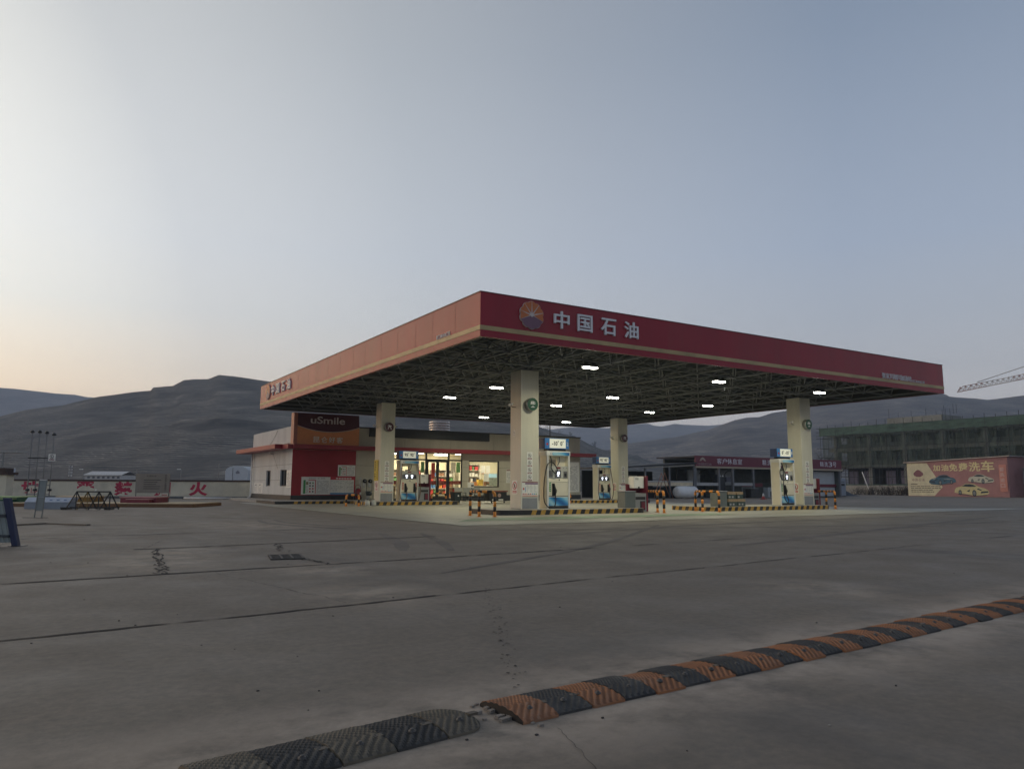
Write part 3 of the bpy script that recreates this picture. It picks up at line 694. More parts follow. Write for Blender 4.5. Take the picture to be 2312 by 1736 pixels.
    mb.mat(BLACK).box(x+.30, x+.40, f-.024, f-.014, zz(1.25), zz(1.38)); mb.build('card_reader', hd); mb = MB(); mb.mat(M('dark_red_tab', (.2, .02, .03))).box(x-.09, x+.12, f-.012, f, zz(1.555), zz(1.625)); mb.build('red_notice', hd); mb = MB().mat(INK); mb.box(x+.26, x+.28, f-.01, f, zz(1.57), zz(1.60)); mb.build('lock', hd); mb = MB().mat(INK).box(x+.42, x+.44, f-.01, f, zz(1.57), zz(1.60)); mb.build('lock', hd)
    # nozzles and hoses
    for k, c in enumerate([-.26] if diesel else [-.24, .30]):
        fy = y-D_+.01
        mb = MB().mat(BLACK); mb.box(x+c-.045, x+c+.045, fy-.06, fy, zz(.50), zz(.98)); nz = mb.build('nozzle_holster', t_, bevel=.012)
        mb = MB().mat(BLACK if diesel else M('nozzle_dark', (.03, .028, .03), rough=.4, var=0)); mb.tube([(x+c, fy-.09, zz(.98)), (x+c+.01, fy-.10, zz(.86)), (x+c+.03, fy-.11, zz(.74)), (x+c+.05, fy-.10, zz(.60)), (x+c+.05, fy-.09, zz(.5))], [.02, .035, .045, .04, .022], 8)
        mb.tube([(x+c+.04, fy-.11, zz(.80)), (x+c+.11, fy-.12, zz(.70)), (x+c+.06, fy-.11, zz(.56))], .012, 6); mb.build('nozzle', nz)
        s = -1 if (c < 0) else 1; X0 = x+s*(W-.02)
        pts = [(X0-s*.07, y-D_-.03, zz(2.05)), (X0-s*.04, y-D_-.09, zz(1.75)), (X0+s*.03, y-D_-.14, zz(1.2)), (X0+s*.10, y-D_-.15, zz(.6)), (X0+s*.0, y-D_-.15, zz(.1)), (x+c+s*.10, y-D_-.16, zz(.03)), (x+c+.06, y-D_-.13, zz(.25)), (x+c+.05, y-D_-.09, zz(.5))]
        if diesel and x < 10: pts = [(x-.40, y-D_-.03, zz(2.05)), (x-.38, y-D_-.08, zz(1.8)), (x-.40, y-D_-.1, zz(1.55)), (x-.20, y-D_-.14, zz(1.35)), (x-.18, y-D_-.16, zz(1.55)), (x-.38, y-D_-.16, zz(1.78)), (x-.62, y-D_-.16, zz(1.72)), (x-.74, y-D_-.15, zz(1.3)), (x-.80, y-D_-.15, zz(.7)), (x-.76, y-D_-.15, zz(.25)), (x-.52, y-D_-.16, zz(.03)), (x-.30, y-D_-.16, zz(.10)), (x-.21, y-D_-.12, zz(.32)), (x-.21, y-D_-.09, zz(.5))]
        if diesel and x > 10: pts = [(x-.42, y-D_-.03, zz(2.05)), (x-.32, y-D_-.08, zz(1.7)), (x-.26, y-D_-.12, zz(1.4)), (x-.40, y-D_-.15, zz(1.2)), (x-.62, y-D_-.15, zz(1.3)), (x-.70, y-D_-.15, zz(1.6)), (x-.58, y-D_-.15, zz(1.8)), (x-.45, y-D_-.15, zz(1.6)), (x-.48, y-D_-.15, zz(.8)), (x-.44, y-D_-.16, zz(.35)), (x-.22, y-D_-.17, zz(.10)), (x-.14, y-D_-.14, zz(.25)), (x-.20, y-D_-.09, zz(.5))]
        MB().mat(hosecol).tube(arc_path(pts, 7), .021, 7).build('hose', t_)
        mb = MB().mat(M('fuel_green', (.03, .28, .08), var=0) if diesel else M('fuel_red', (.48, .05, .04), var=0)); a = x+c-.17 if k == 0 else x+c+.08
        mb.box(a, a+.075, y-D_+.004, y-D_+.010, zz(.66 if diesel else .62), zz(1.02)); lb = mb.build('fuel_label', t_)
        mb = MB().mat(PAPER); [mb.box(a+.02, a+.055, y-D_+.001, y-D_+.004, zz((.70 if diesel else .66)+.08*q), zz((.74 if diesel else .70)+.08*q)) for q in range(4)]; mb.build('label_print', lb)
    MB().mat(INK).prism([(0, -.04), (.03, 0), (.01, .05), (-.025, .02)], (x+.04, y-D_+.006, zz(1.11)), X3, Z3, .004).build('warning_mark', t_)
    MB().mat(HOSE).tube(arc_path([(x+.18, y-.07, zz(2.04)), (x+.15, y-.12, zz(1.85)), (x+.04, y-.16, zz(1.72)), (x, y-.18, zz(1.62))], 5), .014, 6).build('cable', t_)
    # sign box on top
    MB().mat(DARK).box(x-.45, x+.45, y-.12, y+.12, zz(2.25), zz(2.34)).build('sign_neck', t_)
    sgn = MB().mat(SIGNB).box(x-.62, x+.55, y-.22, y+.22, zz(2.34), zz(2.76)).build('sign_box', t_, bevel=.012)
    MB().mat(SIGND).box(x-.626, x-.62, y-.2, y+.2, zz(2.35), zz(2.75)).build('sign_end', sgn)
    MB().mat(SIGNW).box(x-.40, x+.38, y-.232, y-.2195, zz(2.37), zz(2.735)).build('sign_panel', sgn)
    mb = MB().mat(INK)
    def grade(s, a, w):
        mb.text(s, (x+a, y-.233, zz(2.47)), X3, Z3, w, .165, .003, .03); mb.text('#', (x+a+w+.015, y-.233, zz(2.60)), X3, Z3, .045, .055, .003, .04)
    ch_w = lambda s: {1: .10, 2: .20, 3: .26}[len(s)]
    wl_, wr_ = ch_w(left_txt), ch_w(right_txt); tot = wl_+wr_+.2; a = -.01-tot/2
    grade(left_txt, a, wl_); grade(right_txt, a+wl_+.14, wr_); mb.build('grade_lettering', sgn)
    mb = MB().mat(LETTER); mb.text(num, (x+.43, y-.224, zz(2.47)), X3, Z3, .075, .15, .003, .0); mb.mat(REDINK).prism([(.05*math.sin(a_), .045*math.cos(a_)) for a_ in [k*math.pi/5 for k in range(10)]], (x-.51, y-.2205, zz(2.52)), X3, Z3, .004); mb.build('pump_number', sgn)
    return t_
dispenser(6.62, 5.56, 'diesel pump signed -10 and 0 beside the nearest column, big black hose loop', '-10', '0', '2', True)
dispenser(20.42, 5.56, 'diesel pump signed 0 and -10 left of the right front column', '0', '-10', '1', True)
dispenser(6.60, 19.75, 'two-nozzle petrol pump signed 95 and 92 in front of the shop door', '95', '92', '4', False, M('tan_hose', (.16, .09, .05), rough=.5, var=0))
dispenser(20.40, 19.75, 'two-nozzle petrol pump signed 92 and 95, far one by the rear right column', '92', '95', '3', False, M('dark_red_hose', (.05, .015, .015), rough=.5, var=0))

# ------------------------------------------------------------------ service stands (red cabinet with grey waste box and white towel dispenser)
MAROON = M('maroon_cabinet', (.16, .014, .03), rough=.4, var=.08)
def stand(x, y, w, label, z0=.185):
    t_ = thing('service_stand', label, 'service stand', (x, y, z0), 'red service stands on the islands')
    MB().mat(MAROON).box(x+w/2-.09, x+w/2, y-.3, y+.3, z0, z0+1.5).box(x-w/2, x+w/2-.09, y+.18, y+.26, z0+.78, z0+1.15).build('red_panel', t_, bevel=.02)
    bx_ = MB().mat(GREY).box(x-w/2, x+w/2-.092, y-.28, y+.28, z0, z0+.77).build('grey_box', t_, bevel=.01)
    MB().mat(DARK).box(x-w/2+.1, x+w/2-.16, y-.287, y-.2795, z0+.50, z0+.62).box(x-.05, x+w/2-.16, y-.287, y-.2795, z0+.06, z0+.44).build('bin_slot', bx_)
    MB().mat(MAROON).box(x+.02, x+w/2-.18, y-.293, y-.287, z0+.1, z0+.40).build('bin_door', bx_)
    tb = MB().mat(PAPER).box(x-w/2+.14, x+w/2-.10, y-.16, y+.16, z0+.98, z0+1.48).build('towel_box', t_, bevel=.02)
    mb = MB().mat(INK); [mb.box(x-w/2+.22+.06*k, x-w/2+.255+.06*k, y-.165, y-.16, z0+1.36, z0+1.41) for k in range(3)]; mb.box(x-w/2+.22, x-w/2+.38, y-.164, y-.16, z0+1.31, z0+1.318)
    mb.disc((x, y-.16, z0+1.0), X3, Z3, .05, .004, 14); mb.build('towel_print', tb)
    return t_
stand(11.05, 5.75, .80, 'red and grey service stand at the right end of the nearest island', z0=0.004)
stand(22.95, 5.9, .82, 'red and grey service stand right of the right front column', z0=0.004)
stand(7.62, 19.9, .72, 'red and grey service stand beside the 95 and 92 pump')
stand(23.05, 19.9, .8, 'red and grey service stand mostly hidden behind the rear right column')
for (x, y, lab) in ((9.93, 5.1, 'grey metal bin on the right end of the nearest island'), (15.36, 5.1, 'grey metal bin on the left end of the cartons island')):
    t_ = thing('litter_bin', lab, 'bin', (x, y, .185), 'grey metal bins on the islands')
    MB().mat(M('green_grey_bin', (.12, .14, .135), rough=.5, var=.12)).box(x-.28, x+.28, y-.25, y+.25, .185, .83).build('body', t_, bevel=.02)
    MB().mat(GREY).box(x-.3, x+.3, y-.27, y+.27, .832, .875).build('lid', t_, bevel=.01)
# cartons on the right front island
CT = M('carton_card', (.33, .24, .15), rough=.8, var=.15); CG = M('carton_green', (.035, .06, .055), rough=.6, var=.2)
def carton(x, y, z, w, label):
    t_ = thing('carton', label, 'carton', (x, y, z), 'cartons stacked on the island')
    b_ = MB().mat(CG).box(x-w/2, x+w/2, y-.17, y+.17, z, z+.20).build('carton_body', t_, bevel=.006)
    MB().mat(CT).box(x-w/2-.006, x+w/2+.006, y-.176, y+.176, z+.2, z+.325).build('carton_lid', t_, bevel=.006)
    mb = MB().mat(M('grey_ink', (.34, .34, .34))); [mb.box(x-w/2+.05+q*.2, x-w/2+.16+q*.2, y-.173, y-.1705, z+.05, z+.13) for q in range(int(w/.22))]; mb.build('carton_print', b_)
carton(16.0, 5.0, .187, .56, 'lower left carton with green sides, next to the grey bin')
carton(16.56, 5.0, .187, .50, 'lower right carton with green sides, at the end of the stack')
carton(15.95, 5.02, .515, .50, 'upper left carton of the stack, next to the grey bin')
carton(16.25+.24, 5.02, .515, .40, 'upper right carton of the stack with a tan lid')

# ------------------------------------------------------------------ guard rails
def rail(legs, h, label, r=.053, bands=True):
    legs = [Vector((*p, 0)) for p in legs]; c = sum(legs, Vector())/len(legs)
    t_ = thing('guard_rail', label, 'guard rail', (c.x, c.y, 0), 'orange and black guard rails')
    def banded(name, path, par, start=0):
        mb = MB(); L_ = 0; k = start
        # cut the path into bands
        seg = [path[0]]; acc = 0; bl = max(h*.2, .165)
        for a, b in zip(path, path[1:]):
            d = (b-a).length; pos_ = 0
            while acc + d - pos_ > bl:
                need = bl-acc; pos_ += need; q = a.lerp(b, pos_/d); seg.append(q); mb.mat(ORANGE if k % 2 == 0 else BLK).tube(seg, r, 10); seg = [q]; acc = 0; k += 1
            acc += d-pos_; seg.append(b)
        if len(seg) > 1 and (seg[-1]-seg[0]).length > 1e-4: mb.mat(ORANGE if k % 2 == 0 else BLK).tube(seg, r, 10)
        return mb.build(name, par)
    for i, p in enumerate(legs):
        banded('leg', [p+Z3*.004, p+Z3*(h-.13)], t_)
        MB().mat(ORANGE).box(p.x-.075, p.x+.075, p.y-.075, p.y+.075, .004, .016).build('foot_plate', t_)
    top = []
    n = len(legs); 
    for i, p in enumerate(legs):
        q = legs[1] if i == 0 else legs[i-1]; d = (q-p).normalized()
        if i in (0, n-1):
            bend = [p+Z3*(h-.13+.13*math.sin(a)) + d*(.13*(1-math.cos(a))) for a in [k*math.pi/2/5 for k in range(6)]]
            top += bend if i == 0 else bend[::-1]
        else: top.append(p+Z3*h)
    banded('top_bar', top, t_, 0)
    for p in legs[1:-1]: MB().mat(ORANGE).tube([p+Z3*(h-.14), p+Z3*(h-.01)], r*1.05, 10).build('tee_joint', t_)
    return t_
rail([(2.60, 3.45), (2.15, 3.75), (2.35, 4.75)], .86, 'orange and black guard rail left of the nearest column, closest to the camera')
rail([(10.75, 3.75), (10.95, 4.35), (11.75, 6.0)], .86, 'orange and black guard rail at the right end of the nearest island')
rail([(13.60, 3.45), (13.45, 4.25), (13.85, 5.05)], .86, 'orange and black three-legged guard rail at the left end of the cartons island')
rail([(22.75, 4.35), (23.25, 5.2), (23.4, 6.4)], .86, 'orange and black guard rail at the far right end of the front row')
rail([(2.45, 17.95), (3.0, 17.62)], .56, 'small low guard rail left of the left rear column, before the red wall')
rail([(8.1, 19.75), (8.78, 19.3)], .60, 'small low guard rail between the shop door and the wheeled bin')
rail([(16.55, 19.7), (17.35, 19.1)], .60, 'small low guard rail behind the nearest diesel pump, left of the far pump')
# ------------------------------------------------------------------ shop
SX0, SX1, SY, SYB = 2.14, 23.95, 26.8, 37.0
GRANITE = M('dark_granite', (.030, .032, .034), rough=.5, var=.3, scale=5, dirt=.2)
FRAME = M('black_frame', (.012, .012, .013), rough=.45, var=0)
def glass_material():
    m = bpy.data.materials.new('window_glass'); m.use_nodes = True; N = m.node_tree.nodes; L = m.node_tree.links
    N.remove(N['Principled BSDF']); t_ = N.new('ShaderNodeBsdfTransparent'); gl = N.new('ShaderNodeBsdfGlossy'); gl.inputs['Roughness'].default_value = .02
    t_.inputs['Color'].default_value = (.93, .95, .94, 1)
    fr = N.new('ShaderNodeFresnel'); fr.inputs['IOR'].default_value = 1.45; mx = N.new('ShaderNodeMixShader')
    L.new(fr.outputs[0], mx.inputs[0]); L.new(t_.outputs[0], mx.inputs[1]); L.new(gl.outputs[0], mx.inputs[2]); L.new(mx.outputs[0], N['Material Output'].inputs['Surface'])
    return m
GLASS = glass_material()
shop = thing('shop_building', 'low cream station shop with red eave, lit doorway and red and orange sign tower', 'building', ((SX0+SX1)/2, (SY+SYB)/2, 0))
GX0, GX1, WX0, WX1 = 7.45, 13.83, 14.34, 16.78
mb = MB().mat(WALL); b0, b1 = SY, SY+.25
mb.box(SX0+.25, GX0, b0, b1, 0, 4.66); mb.box(GX0, GX1, b0, b1, 3.24, 4.66); mb.box(GX1, WX0, b0, b1, 0, 4.66)
mb.box(WX0, WX1, b0, b1, 0, .94); mb.box(WX0, WX1, b0, b1, 2.77, 4.66); mb.box(WX1, SX1, b0, b1, 0, 4.66)
mb.box(SX1-.25, SX1, b1, SYB, 0, 4.66)
mb.mat(M('dark_line', (.10, .09, .08), var=0))
for z in (1.33, 2.28):
    for a, c in ((6.2, GX0), (GX1, WX0), (WX1, SX1)): mb.box(a, c, SY-.002, SY+.01, z, z+.014)
for x in (9.5, 12.9, 16.3, 19.7, 22.6): mb.box(x, x+.012, SY-.002, SY+.01, 3.5, 4.1)
mb.build('wall', shop)
mb = MB().mat(SIDEWALL); a0, a1 = SX0, SX0+.25
ws = [(27.95, 29.40), (31.78, 32.86)]
mb.box(a0, a1, SY, ws[0][0], 0, 4.62); mb.box(a0, a1, ws[0][1], ws[1][0], 0, 4.62); mb.box(a0, a1, ws[1][1], SYB, 0, 4.62)
for w0, w1 in ws: mb.box(a0, a1, w0, w1, 0, .96); mb.box(a0, a1, w0, w1, 1.98, 4.62)
mb.box(a1, SX1, SYB-.25, SYB, 0, 4.6)
mb.mat(M('dark_line', (.1, .09, .08)))
for z in (1.33, 2.28):
    mb.box(SX0-.002, SX0+.01, SY+.01, SYB, z, z+.016) if z > 2 else [mb.box(SX0-.002, SX0+.01, p, q_, z, z+.016) for p, q_ in ((SY+.01, ws[0][0]), (ws[0][1], ws[1][0]), (ws[1][1], SYB))]
mb.box(SX0-.002, SX0+.01, 29.70, 29.715, 1.35, 3.2)
mb.build('side_wall', shop)
MB().mat(M('roof_felt', (.09, .09, .095), rough=.9)).box(SX0+.25, SX1-.25, SY+.25, SYB-.25, 3.45, 3.55).build('roof', shop)
MB().mat(M('parapet_cap', (.05, .05, .05), rough=.6)).box(6.26, SX1+.06, SY-.05, SY+.32, 4.66, 4.74).box(SX1-.3, SX1+.06, SY+.32, SYB, 4.66, 4.72).build('parapet_cap', shop)
# torn pale sheeting along the foot of the side parapet
mb = MB().mat(M('side_flashing', (.66, .64, .60), rough=.7, var=.1)); pts = [(27.1, 3.62), (28.2, 3.58), (29.5, 3.60), (30.8, 3.50), (32.2, 3.46), (33.6, 3.50), (35.2, 3.44), (36.9, 3.44)]
for (ya, za), (yb, zb_) in zip(pts, pts[1:]): mb.obox((2.06, ya, za), (0, yb-ya, zb_-za), (.08, 0, 0), (0, 0, .05))
mb.build('flashing', shop)
MB().mat(GRANITE).box(SX0-.03, GX0-.06, SY-.03, SY-.001, 0, .42).box(GX1+.02, SX1+.03, SY-.03, SY-.001, 0, .40).box(SX0-.03, SX0-.001, SY-.001, SYB, 0, .42).build('plinth', shop)
RW = MB().mat(REDWALL).box(SX0-.012, 6.16, SY-.022, SY-.001, .421, 3.20).build('red_wall_panel', shop)
ev = MB().mat(M('red_eave', (.28, .022, .032), rough=.42, var=.15, scale=1, dirt=.15, streak=True))
ev.box(2.0, 24.95, 26.05, SY-.001, 3.22, 3.48).box(1.25, SX0-.001, 27.6, 38.3, 3.24, 3.52).box(1.7, 2.0, 26.3, 27.6, 3.22, 3.48)
ev.build('eave', shop, bevel=.01)
# sign tower
TM = M('tower_maroon', (.085, .012, .022), rough=.45, var=.08); TO = M('tower_orange', (.72, .27, .10), rough=.45, var=.08)
tw = MB().mat(M('tower_edge', (.42, .16, .12), rough=.45, var=.1)).box(2.06, 2.28, 26.5, 27.1, 3.49, 5.42).build('sign_tower', shop)
def arcz(x): return 4.30+.37*((x-4.25)/2.05)**2
xs = [2.28+(6.24-2.28)*k/24 for k in range(25)]
MB().mat(TO).prism([(2.28, 3.49)]+[(6.24, 3.49)]+[(x, arcz(x)) for x in xs[::-1]], (0, 26.95, 0), X3, Z3, .38).build('orange_panel', tw)
MB().mat(TM).prism([(x, arcz(x)) for x in xs]+[(6.20, 5.42), (2.28, 5.42)], (0, 26.95, 0), X3, Z3, .40).build('maroon_panel', tw)
mb = MB().mat(M('arc_trim', (.55, .42, .34), rough=.4, var=0)); mb.tube([(x, 26.54, arcz(x)) for x in xs], .03, 6); mb.build('arc_trim', tw)
mb = MB().mat(M('dull_letter', (.62, .54, .53), rough=.5, var=0)); mb.text('uSmile', (3.09, 26.549, 4.80), X3, Z3, 2.18, .44, .04, .012)
mb.build('tower_lettering', tw)
mb = MB().mat(M('tan_letter', (.88, .84, .74), rough=.5, var=0)); [mb.text(c, (3.30+.49*k, 26.569, 3.64), X3, Z3, .40, .36, .03, .004) for k, c in enumerate('昆仑好客')]
mb.build('tower_lettering', tw)
MB().mat(DARK).box(7.0, 15.9, SY-.14, SY-.001, 4.13, 4.70).build('dark_sign_band', shop)
# glazed front
fr = MB().mat(FRAME); y0, y1 = SY+.04, SY+.12
for x in (GX0, 8.62, 9.82, 11.06, 12.74, GX1-.07): fr.box(x, x+(.12 if x in (11.06, 12.74) else .07), y0, y1, .1, 3.24)
fr.box(GX0, GX1, y0-.01, y1+.01, 2.70, 2.80); fr.box(GX0, GX1, y0-.01, y1+.01, 3.17, 3.24); fr.box(GX0, GX1, y0-.01, y1+.01, .04, .18)
ff = fr.build('glazing_frame', shop)
for a in (11.18, 11.96):
    d_ = MB().mat(FRAME); w = .78
    d_.box(a, a+.09, y0-.01, y1+.005, .18, 2.70).box(a+w-.09, a+w, y0-.01, y1+.005, .18, 2.70).box(a+.09, a+w-.09, y0-.01, y1+.005, 2.6, 2.70).box(a+.09, a+w-.09, y0-.01, y1+.005, .18, .30)
    dd = d_.build('glass_door', shop)
    MB().mat(STAINLESS).tube([(a+(.69 if a < 11.5 else .09), y0-.06, 1.0), (a+(.69 if a < 11.5 else .09), y0-.06, 1.6)], .015, 6).build('door_handle', dd)
MB().mat(GLASS).add([(GX0, SY+.08, .15), (GX1, SY+.08, .15), (GX1, SY+.08, 3.2), (GX0, SY+.08, 3.2)], [(0, 1, 2, 3)]).build('glass_pane', shop)
mb = MB().mat(M('decal_red', (.22, .02, .02), rough=.5, var=0))
for a, b in ((7.54, 8.60), (8.70, 9.80), (9.90, 11.04), (11.28, 11.86), (12.06, 12.64), (12.87, 13.74)): mb.box(a, b, SY+.070, SY+.078, 1.13, 1.36)
db = mb.build('door_decal', shop)
mb = MB().mat(M('decal_tan', (.50, .20, .10), rough=.5, var=0))
for a, s in ((7.75, '欢迎光临'), (8.9, '安全第一'), (10.1, '自助加油'), (11.33, '推门'), (12.11, '推门'), (12.95, '欢迎光临')): mb.text(s, (a, SY+.069, 1.19), X3, Z3, .17*len(s), .12, .003, .01)
mb.build('decal_lettering', db)
MB().mat(FRAME).box(WX0, WX1, SY+.02, SY+.10, 2.69, 2.77).box(WX0, WX1, SY+.02, SY+.10, .94, 1.01).box(WX0, WX0+.05, SY+.02, SY+.10, 1.01, 2.69).box(WX1-.09, WX1, SY+.02, SY+.10, 1.01, 2.69).build('window_frame', shop)
MB().mat(GLASS).add([(WX0, SY+.06, .94), (WX1, SY+.06, .94), (WX1, SY+.06, 2.77), (WX0, SY+.06, 2.77)], [(0, 1, 2, 3)]).build('glass_pane', shop)
for w0, w1 in ws:
    wf = MB().mat(FRAME).box(2.24, 2.3, w0, w0+.06, .96, 1.98).box(2.24, 2.3, w1-.06, w1, .96, 1.98).box(2.24, 2.3, w0, w1, .96, 1.02).box(2.24, 2.3, w0, w1, 1.92, 1.98).box(2.24, 2.3, (w0+w1)/2-.03, (w0+w1)/2+.03, 1.02, 1.92).build('side_window', shop)
    MB().mat(M('dark_glass', (.02, .022, .026), rough=.08, var=0, spec=.7)).add([(2.28, w1, .97), (2.28, w0, .97), (2.28, w0, 1.97), (2.28, w1, 1.97)], [(0, 1, 2, 3)]).build('side_pane', wf)
MB().mat(WHITE).tube([(2.0, 36.5, 3.2), (2.0, 36.5, .35), (1.98, 36.5, .2), (1.75, 36.45, .05)], .06, 8).build('downpipe', shop)
mb = MB().mat(BLACK); mb.tube(arc_path([(2.12, 30.4, 4.55), (2.12, 30.9, 4.2), (2.12, 31.6, 3.9), (2.12, 32.3, 3.66)], 5), .008, 4); mb.tube(arc_path([(2.125, 31.4, 3.1), (2.125, 30.7, 2.6), (2.125, 30.0, 2.05)], 5), .007, 4); mb.build('loose_cable', shop)
cctv((2.14, 31.2, 3.05), (-1, -.15, 0), 'small security camera under the eave on the white side wall')
cctv((11.9, 26.75, 3.12), (0, -1, -.1), 'small security camera over the shop door')
# interior
IW = M('interior_wall', (.72, .66, .48), rough=.8, var=.04)
MB().mat(IW).box(GX0-.5, 21.5, 32.0, 32.1, .03, 3.4).box(GX0-.55, GX0-.5, b1, 32.0, .03, 3.4).box(21.5, 21.55, b1, 32.0, .03, 3.4).build('interior_wall', shop)
MB().mat(M('interior_floor', (.45, .42, .36), rough=.35, var=.1)).box(GX0-.5, 21.5, b1, 32.0, .012, .03).build('interior_floor', shop)
MB().mat(M('interior_ceiling', (.74, .70, .58), rough=.8, var=.02)).box(GX0-.5, 21.5, b1, 32.0, 3.3, 3.36).build('interior_ceiling', shop)
TUBE = M('lit_tube', (1, .95, .8), emit=16, ecol=(1, .95, .80), var=0)
for k, (x, y) in enumerate(((8.8, 28.9), (11.3, 28.9), (13.2, 28.7), (15.0, 29.0), (17.0, 29.4), (11.0, 30.8), (14.2, 30.8), (18.8, 30.4))):
    MB().mat(TUBE).box(x-.55, x+.55, y-.07, y+.07, 3.24, 3.295).build('ceiling_tube', shop)
    ld = bpy.data.lights.new('tube_light', 'AREA'); ld.shape = 'RECTANGLE'; ld.size = 1.1; ld.size_y = .2; ld.energy = 44; ld.color = (1.0, .90, .66)
    lo = bpy.data.objects.new('tube_light', ld); COL.objects.link(lo); lo.location = (x, y, 3.2)

# shelving and goods seen through the glass
SH = M('shelf_white', (.70, .66, .54), rough=.5, var=.03)
GOODC = [M('goods_'+n, c, rough=.5, var=.25, scale=14) for n, c in (('red', (.50, .05, .04)), ('yellow', (.62, .42, .06)), ('green', (.12, .30, .10)), ('blue', (.08, .20, .42)), ('white', (.66, .64, .58)), ('brown', (.24, .12, .06)), ('orange', (.60, .22, .05)), ('dark', (.05, .05, .06)))]
GNAME = ['red', 'yellow', 'green', 'blue', 'white', 'brown', 'orange', 'dark']
ngood = 0
protos = {}
def good(x, y, z, w, d, h, c):
    t_ = MB().mat(GOODC[c]).box(x-w/2, x+w/2, y-d/2, y+d/2, z, z+h).build('packaged_goods', loc=(x, y, z), bevel=.008)
    tag(t_, '%s packet on the lit shop shelves' % GNAME[c], 'goods', 'packets on the shop shelves')
def shelving(x0, x1, y, zs, label, top=2.2, dens=.92):
    t_ = thing('shelving_unit', label, 'shelf', ((x0+x1)/2, y, .03), 'shop shelving units')
    mb = MB().mat(M('shelf_back', (.36, .32, .24), rough=.6)); mb.box(x0, x1, y+.16, y+.19, .03, top); mb.build('back_board', t_)
    MB().mat(SH).box(x0-.03, x0, y-.2, y+.19, .03, top).build('side_board', t_); MB().mat(SH).box(x1, x1+.03, y-.2, y+.19, .03, top).build('side_board', t_)
    for z in zs: MB().mat(SH).box(x0, x1, y-.2, y+.16, z, z+.03).build('shelf', t_)
    for z in zs[:-1]:
        x = x0+.06
        while x < x1-.2:
            w = random.uniform(.14, .30); h = random.uniform(.18, .36)
            if random.random() < dens and x+w < x1: good(x+w/2, y-.05+random.uniform(-.03, .03), z+.032, w*.9, .22, h, random.choice([0, 0, 1, 2, 3, 4, 4, 5, 6, 7]))
            x += w+random.uniform(.02, .10)
shelving(9.6, 11.4, 31.6, (.35, .8, 1.25, 1.7, 2.17), 'white shelving unit at the left of the shop interior')
shelving(11.6, 13.4, 31.6, (.35, .8, 1.25, 1.7, 2.17), 'white shelving unit behind the left door leaf')
shelving(13.6, 15.6, 31.6, (.35, .8, 1.25, 1.7, 2.17), 'white shelving unit behind the right door leaf')
shelving(16.0, 17.6, 31.2, (.35, .8, 1.25, 1.7, 2.17, 2.6), 'tall white shelving unit seen through the right shop window', top=2.65)
shelving(13.5, 14.5, 28.4, (.2, .55, .9), 'low shelving unit beside the door, right', top=.95)
shelving(8.6, 9.6, 28.6, (.2, .6, 1.0), 'low shelving unit behind the 95 and 92 pump', top=1.05)
# festive red and green banners, pale wall posters, drinks fridge, cash counter
for k, (x, c, z, h, w) in enumerate(((8.3, 0, 1.9, .75, .5), (9.0, 6, 1.95, .6, .4), (10.95, 0, 1.9, .72, .36), (11.4, 2, 1.95, .7, .25), (12.2, 0, 1.55, 1.05, .28), (12.55, 2, 2.0, .6, .22), (13.75, 4, 1.95, .7, .35), (14.15, 2, 1.95, .7, .3))):
    tag(MB().mat(GOODC[c]).box(x-w/2, x+w/2, 28.0, 28.02, z, z+h).build('hanging_banner', loc=(x, 28, z)), ['red banner hung at the left edge of the shop glazing', 'orange banner hung inside the left glazing', 'large red banner left of the shop door', 'narrow green banner left of the shop door', 'long red streamer hung inside the left door leaf', 'narrow green banner between the door leaves', 'white poster hung inside right of the doors', 'green poster hung at the right edge of the glazing'][k], 'banner', 'banners hung inside the shop')
for k in range(3):
    tag(MB().mat(PAPER).box(17.85+.42*k, 18.21+.42*k, 31.97, 31.99, 1.95, 2.6).mat(GOODC[6]).box(17.86+.42*k, 18.20+.42*k, 31.965, 31.97, 1.96, 2.0).build('wall_poster', loc=(18.0+.42*k, 31.98, 1.95)), ['pale wall poster behind the right window, left of three', 'pale wall poster behind the right window, middle of three', 'pale wall poster behind the right window, right of three'][k], 'poster', 'posters on the shop back wall')
fz = thing('drinks_fridge', 'tall white fridge with glass doors behind the right shop window', 'fridge', (18.6, 30.4, .03))
MB().mat(M('fridge_body', (.42, .46, .46), rough=.4, var=.03)).box(17.9, 19.3, 30.2, 30.9, .03, 1.95).build('body', fz)
MB().mat(M('fridge_header', (.35, .55, .62), rough=.3, var=.1, emit=.3, ecol=(.5, .8, .9))).box(17.92, 18.62, 30.18, 30.2, 1.65, 1.93).build('header', fz)
for k in range(2): MB().mat(M('fridge_glass', (.28, .33, .30), rough=.15, var=.3, scale=6)).box(17.93+.35*k, 18.26+.35*k, 30.185, 30.2, .3, 1.62).build('fridge_door', fz)
ct = thing('cash_counter', 'cash counter with tan front behind the right shop window', 'counter', (16.9, 29.4, .03))
MB().mat(M('counter_tan', (.50, .33, .14), rough=.5, var=.15)).box(15.9, 17.6, 29.1, 29.7, .03, 1.0).build('counter_body', ct); MB().mat(WHITE).box(15.85, 17.65, 29.05, 29.75, 1.0, 1.04).build('counter_top', ct)
for k, (x, w, h, c) in enumerate(((16.2, .35, .28, 6), (16.7, .4, .45, 1), (17.25, .32, .3, 5))): good(x, 29.4, 1.042, w, .3, h, c)
pt = thing('potted_plant', 'small potted plant on the right shop window sill', 'plant', (16.15, 27.3, .96))
MB().mat(WHITE).tube([(16.15, 27.3, .96), (16.15, 27.3, 1.08)], [.06, .08], 10).build('pot', pt)
mb = MB().mat(M('leaf_green', (.06, .13, .04), rough=.6))
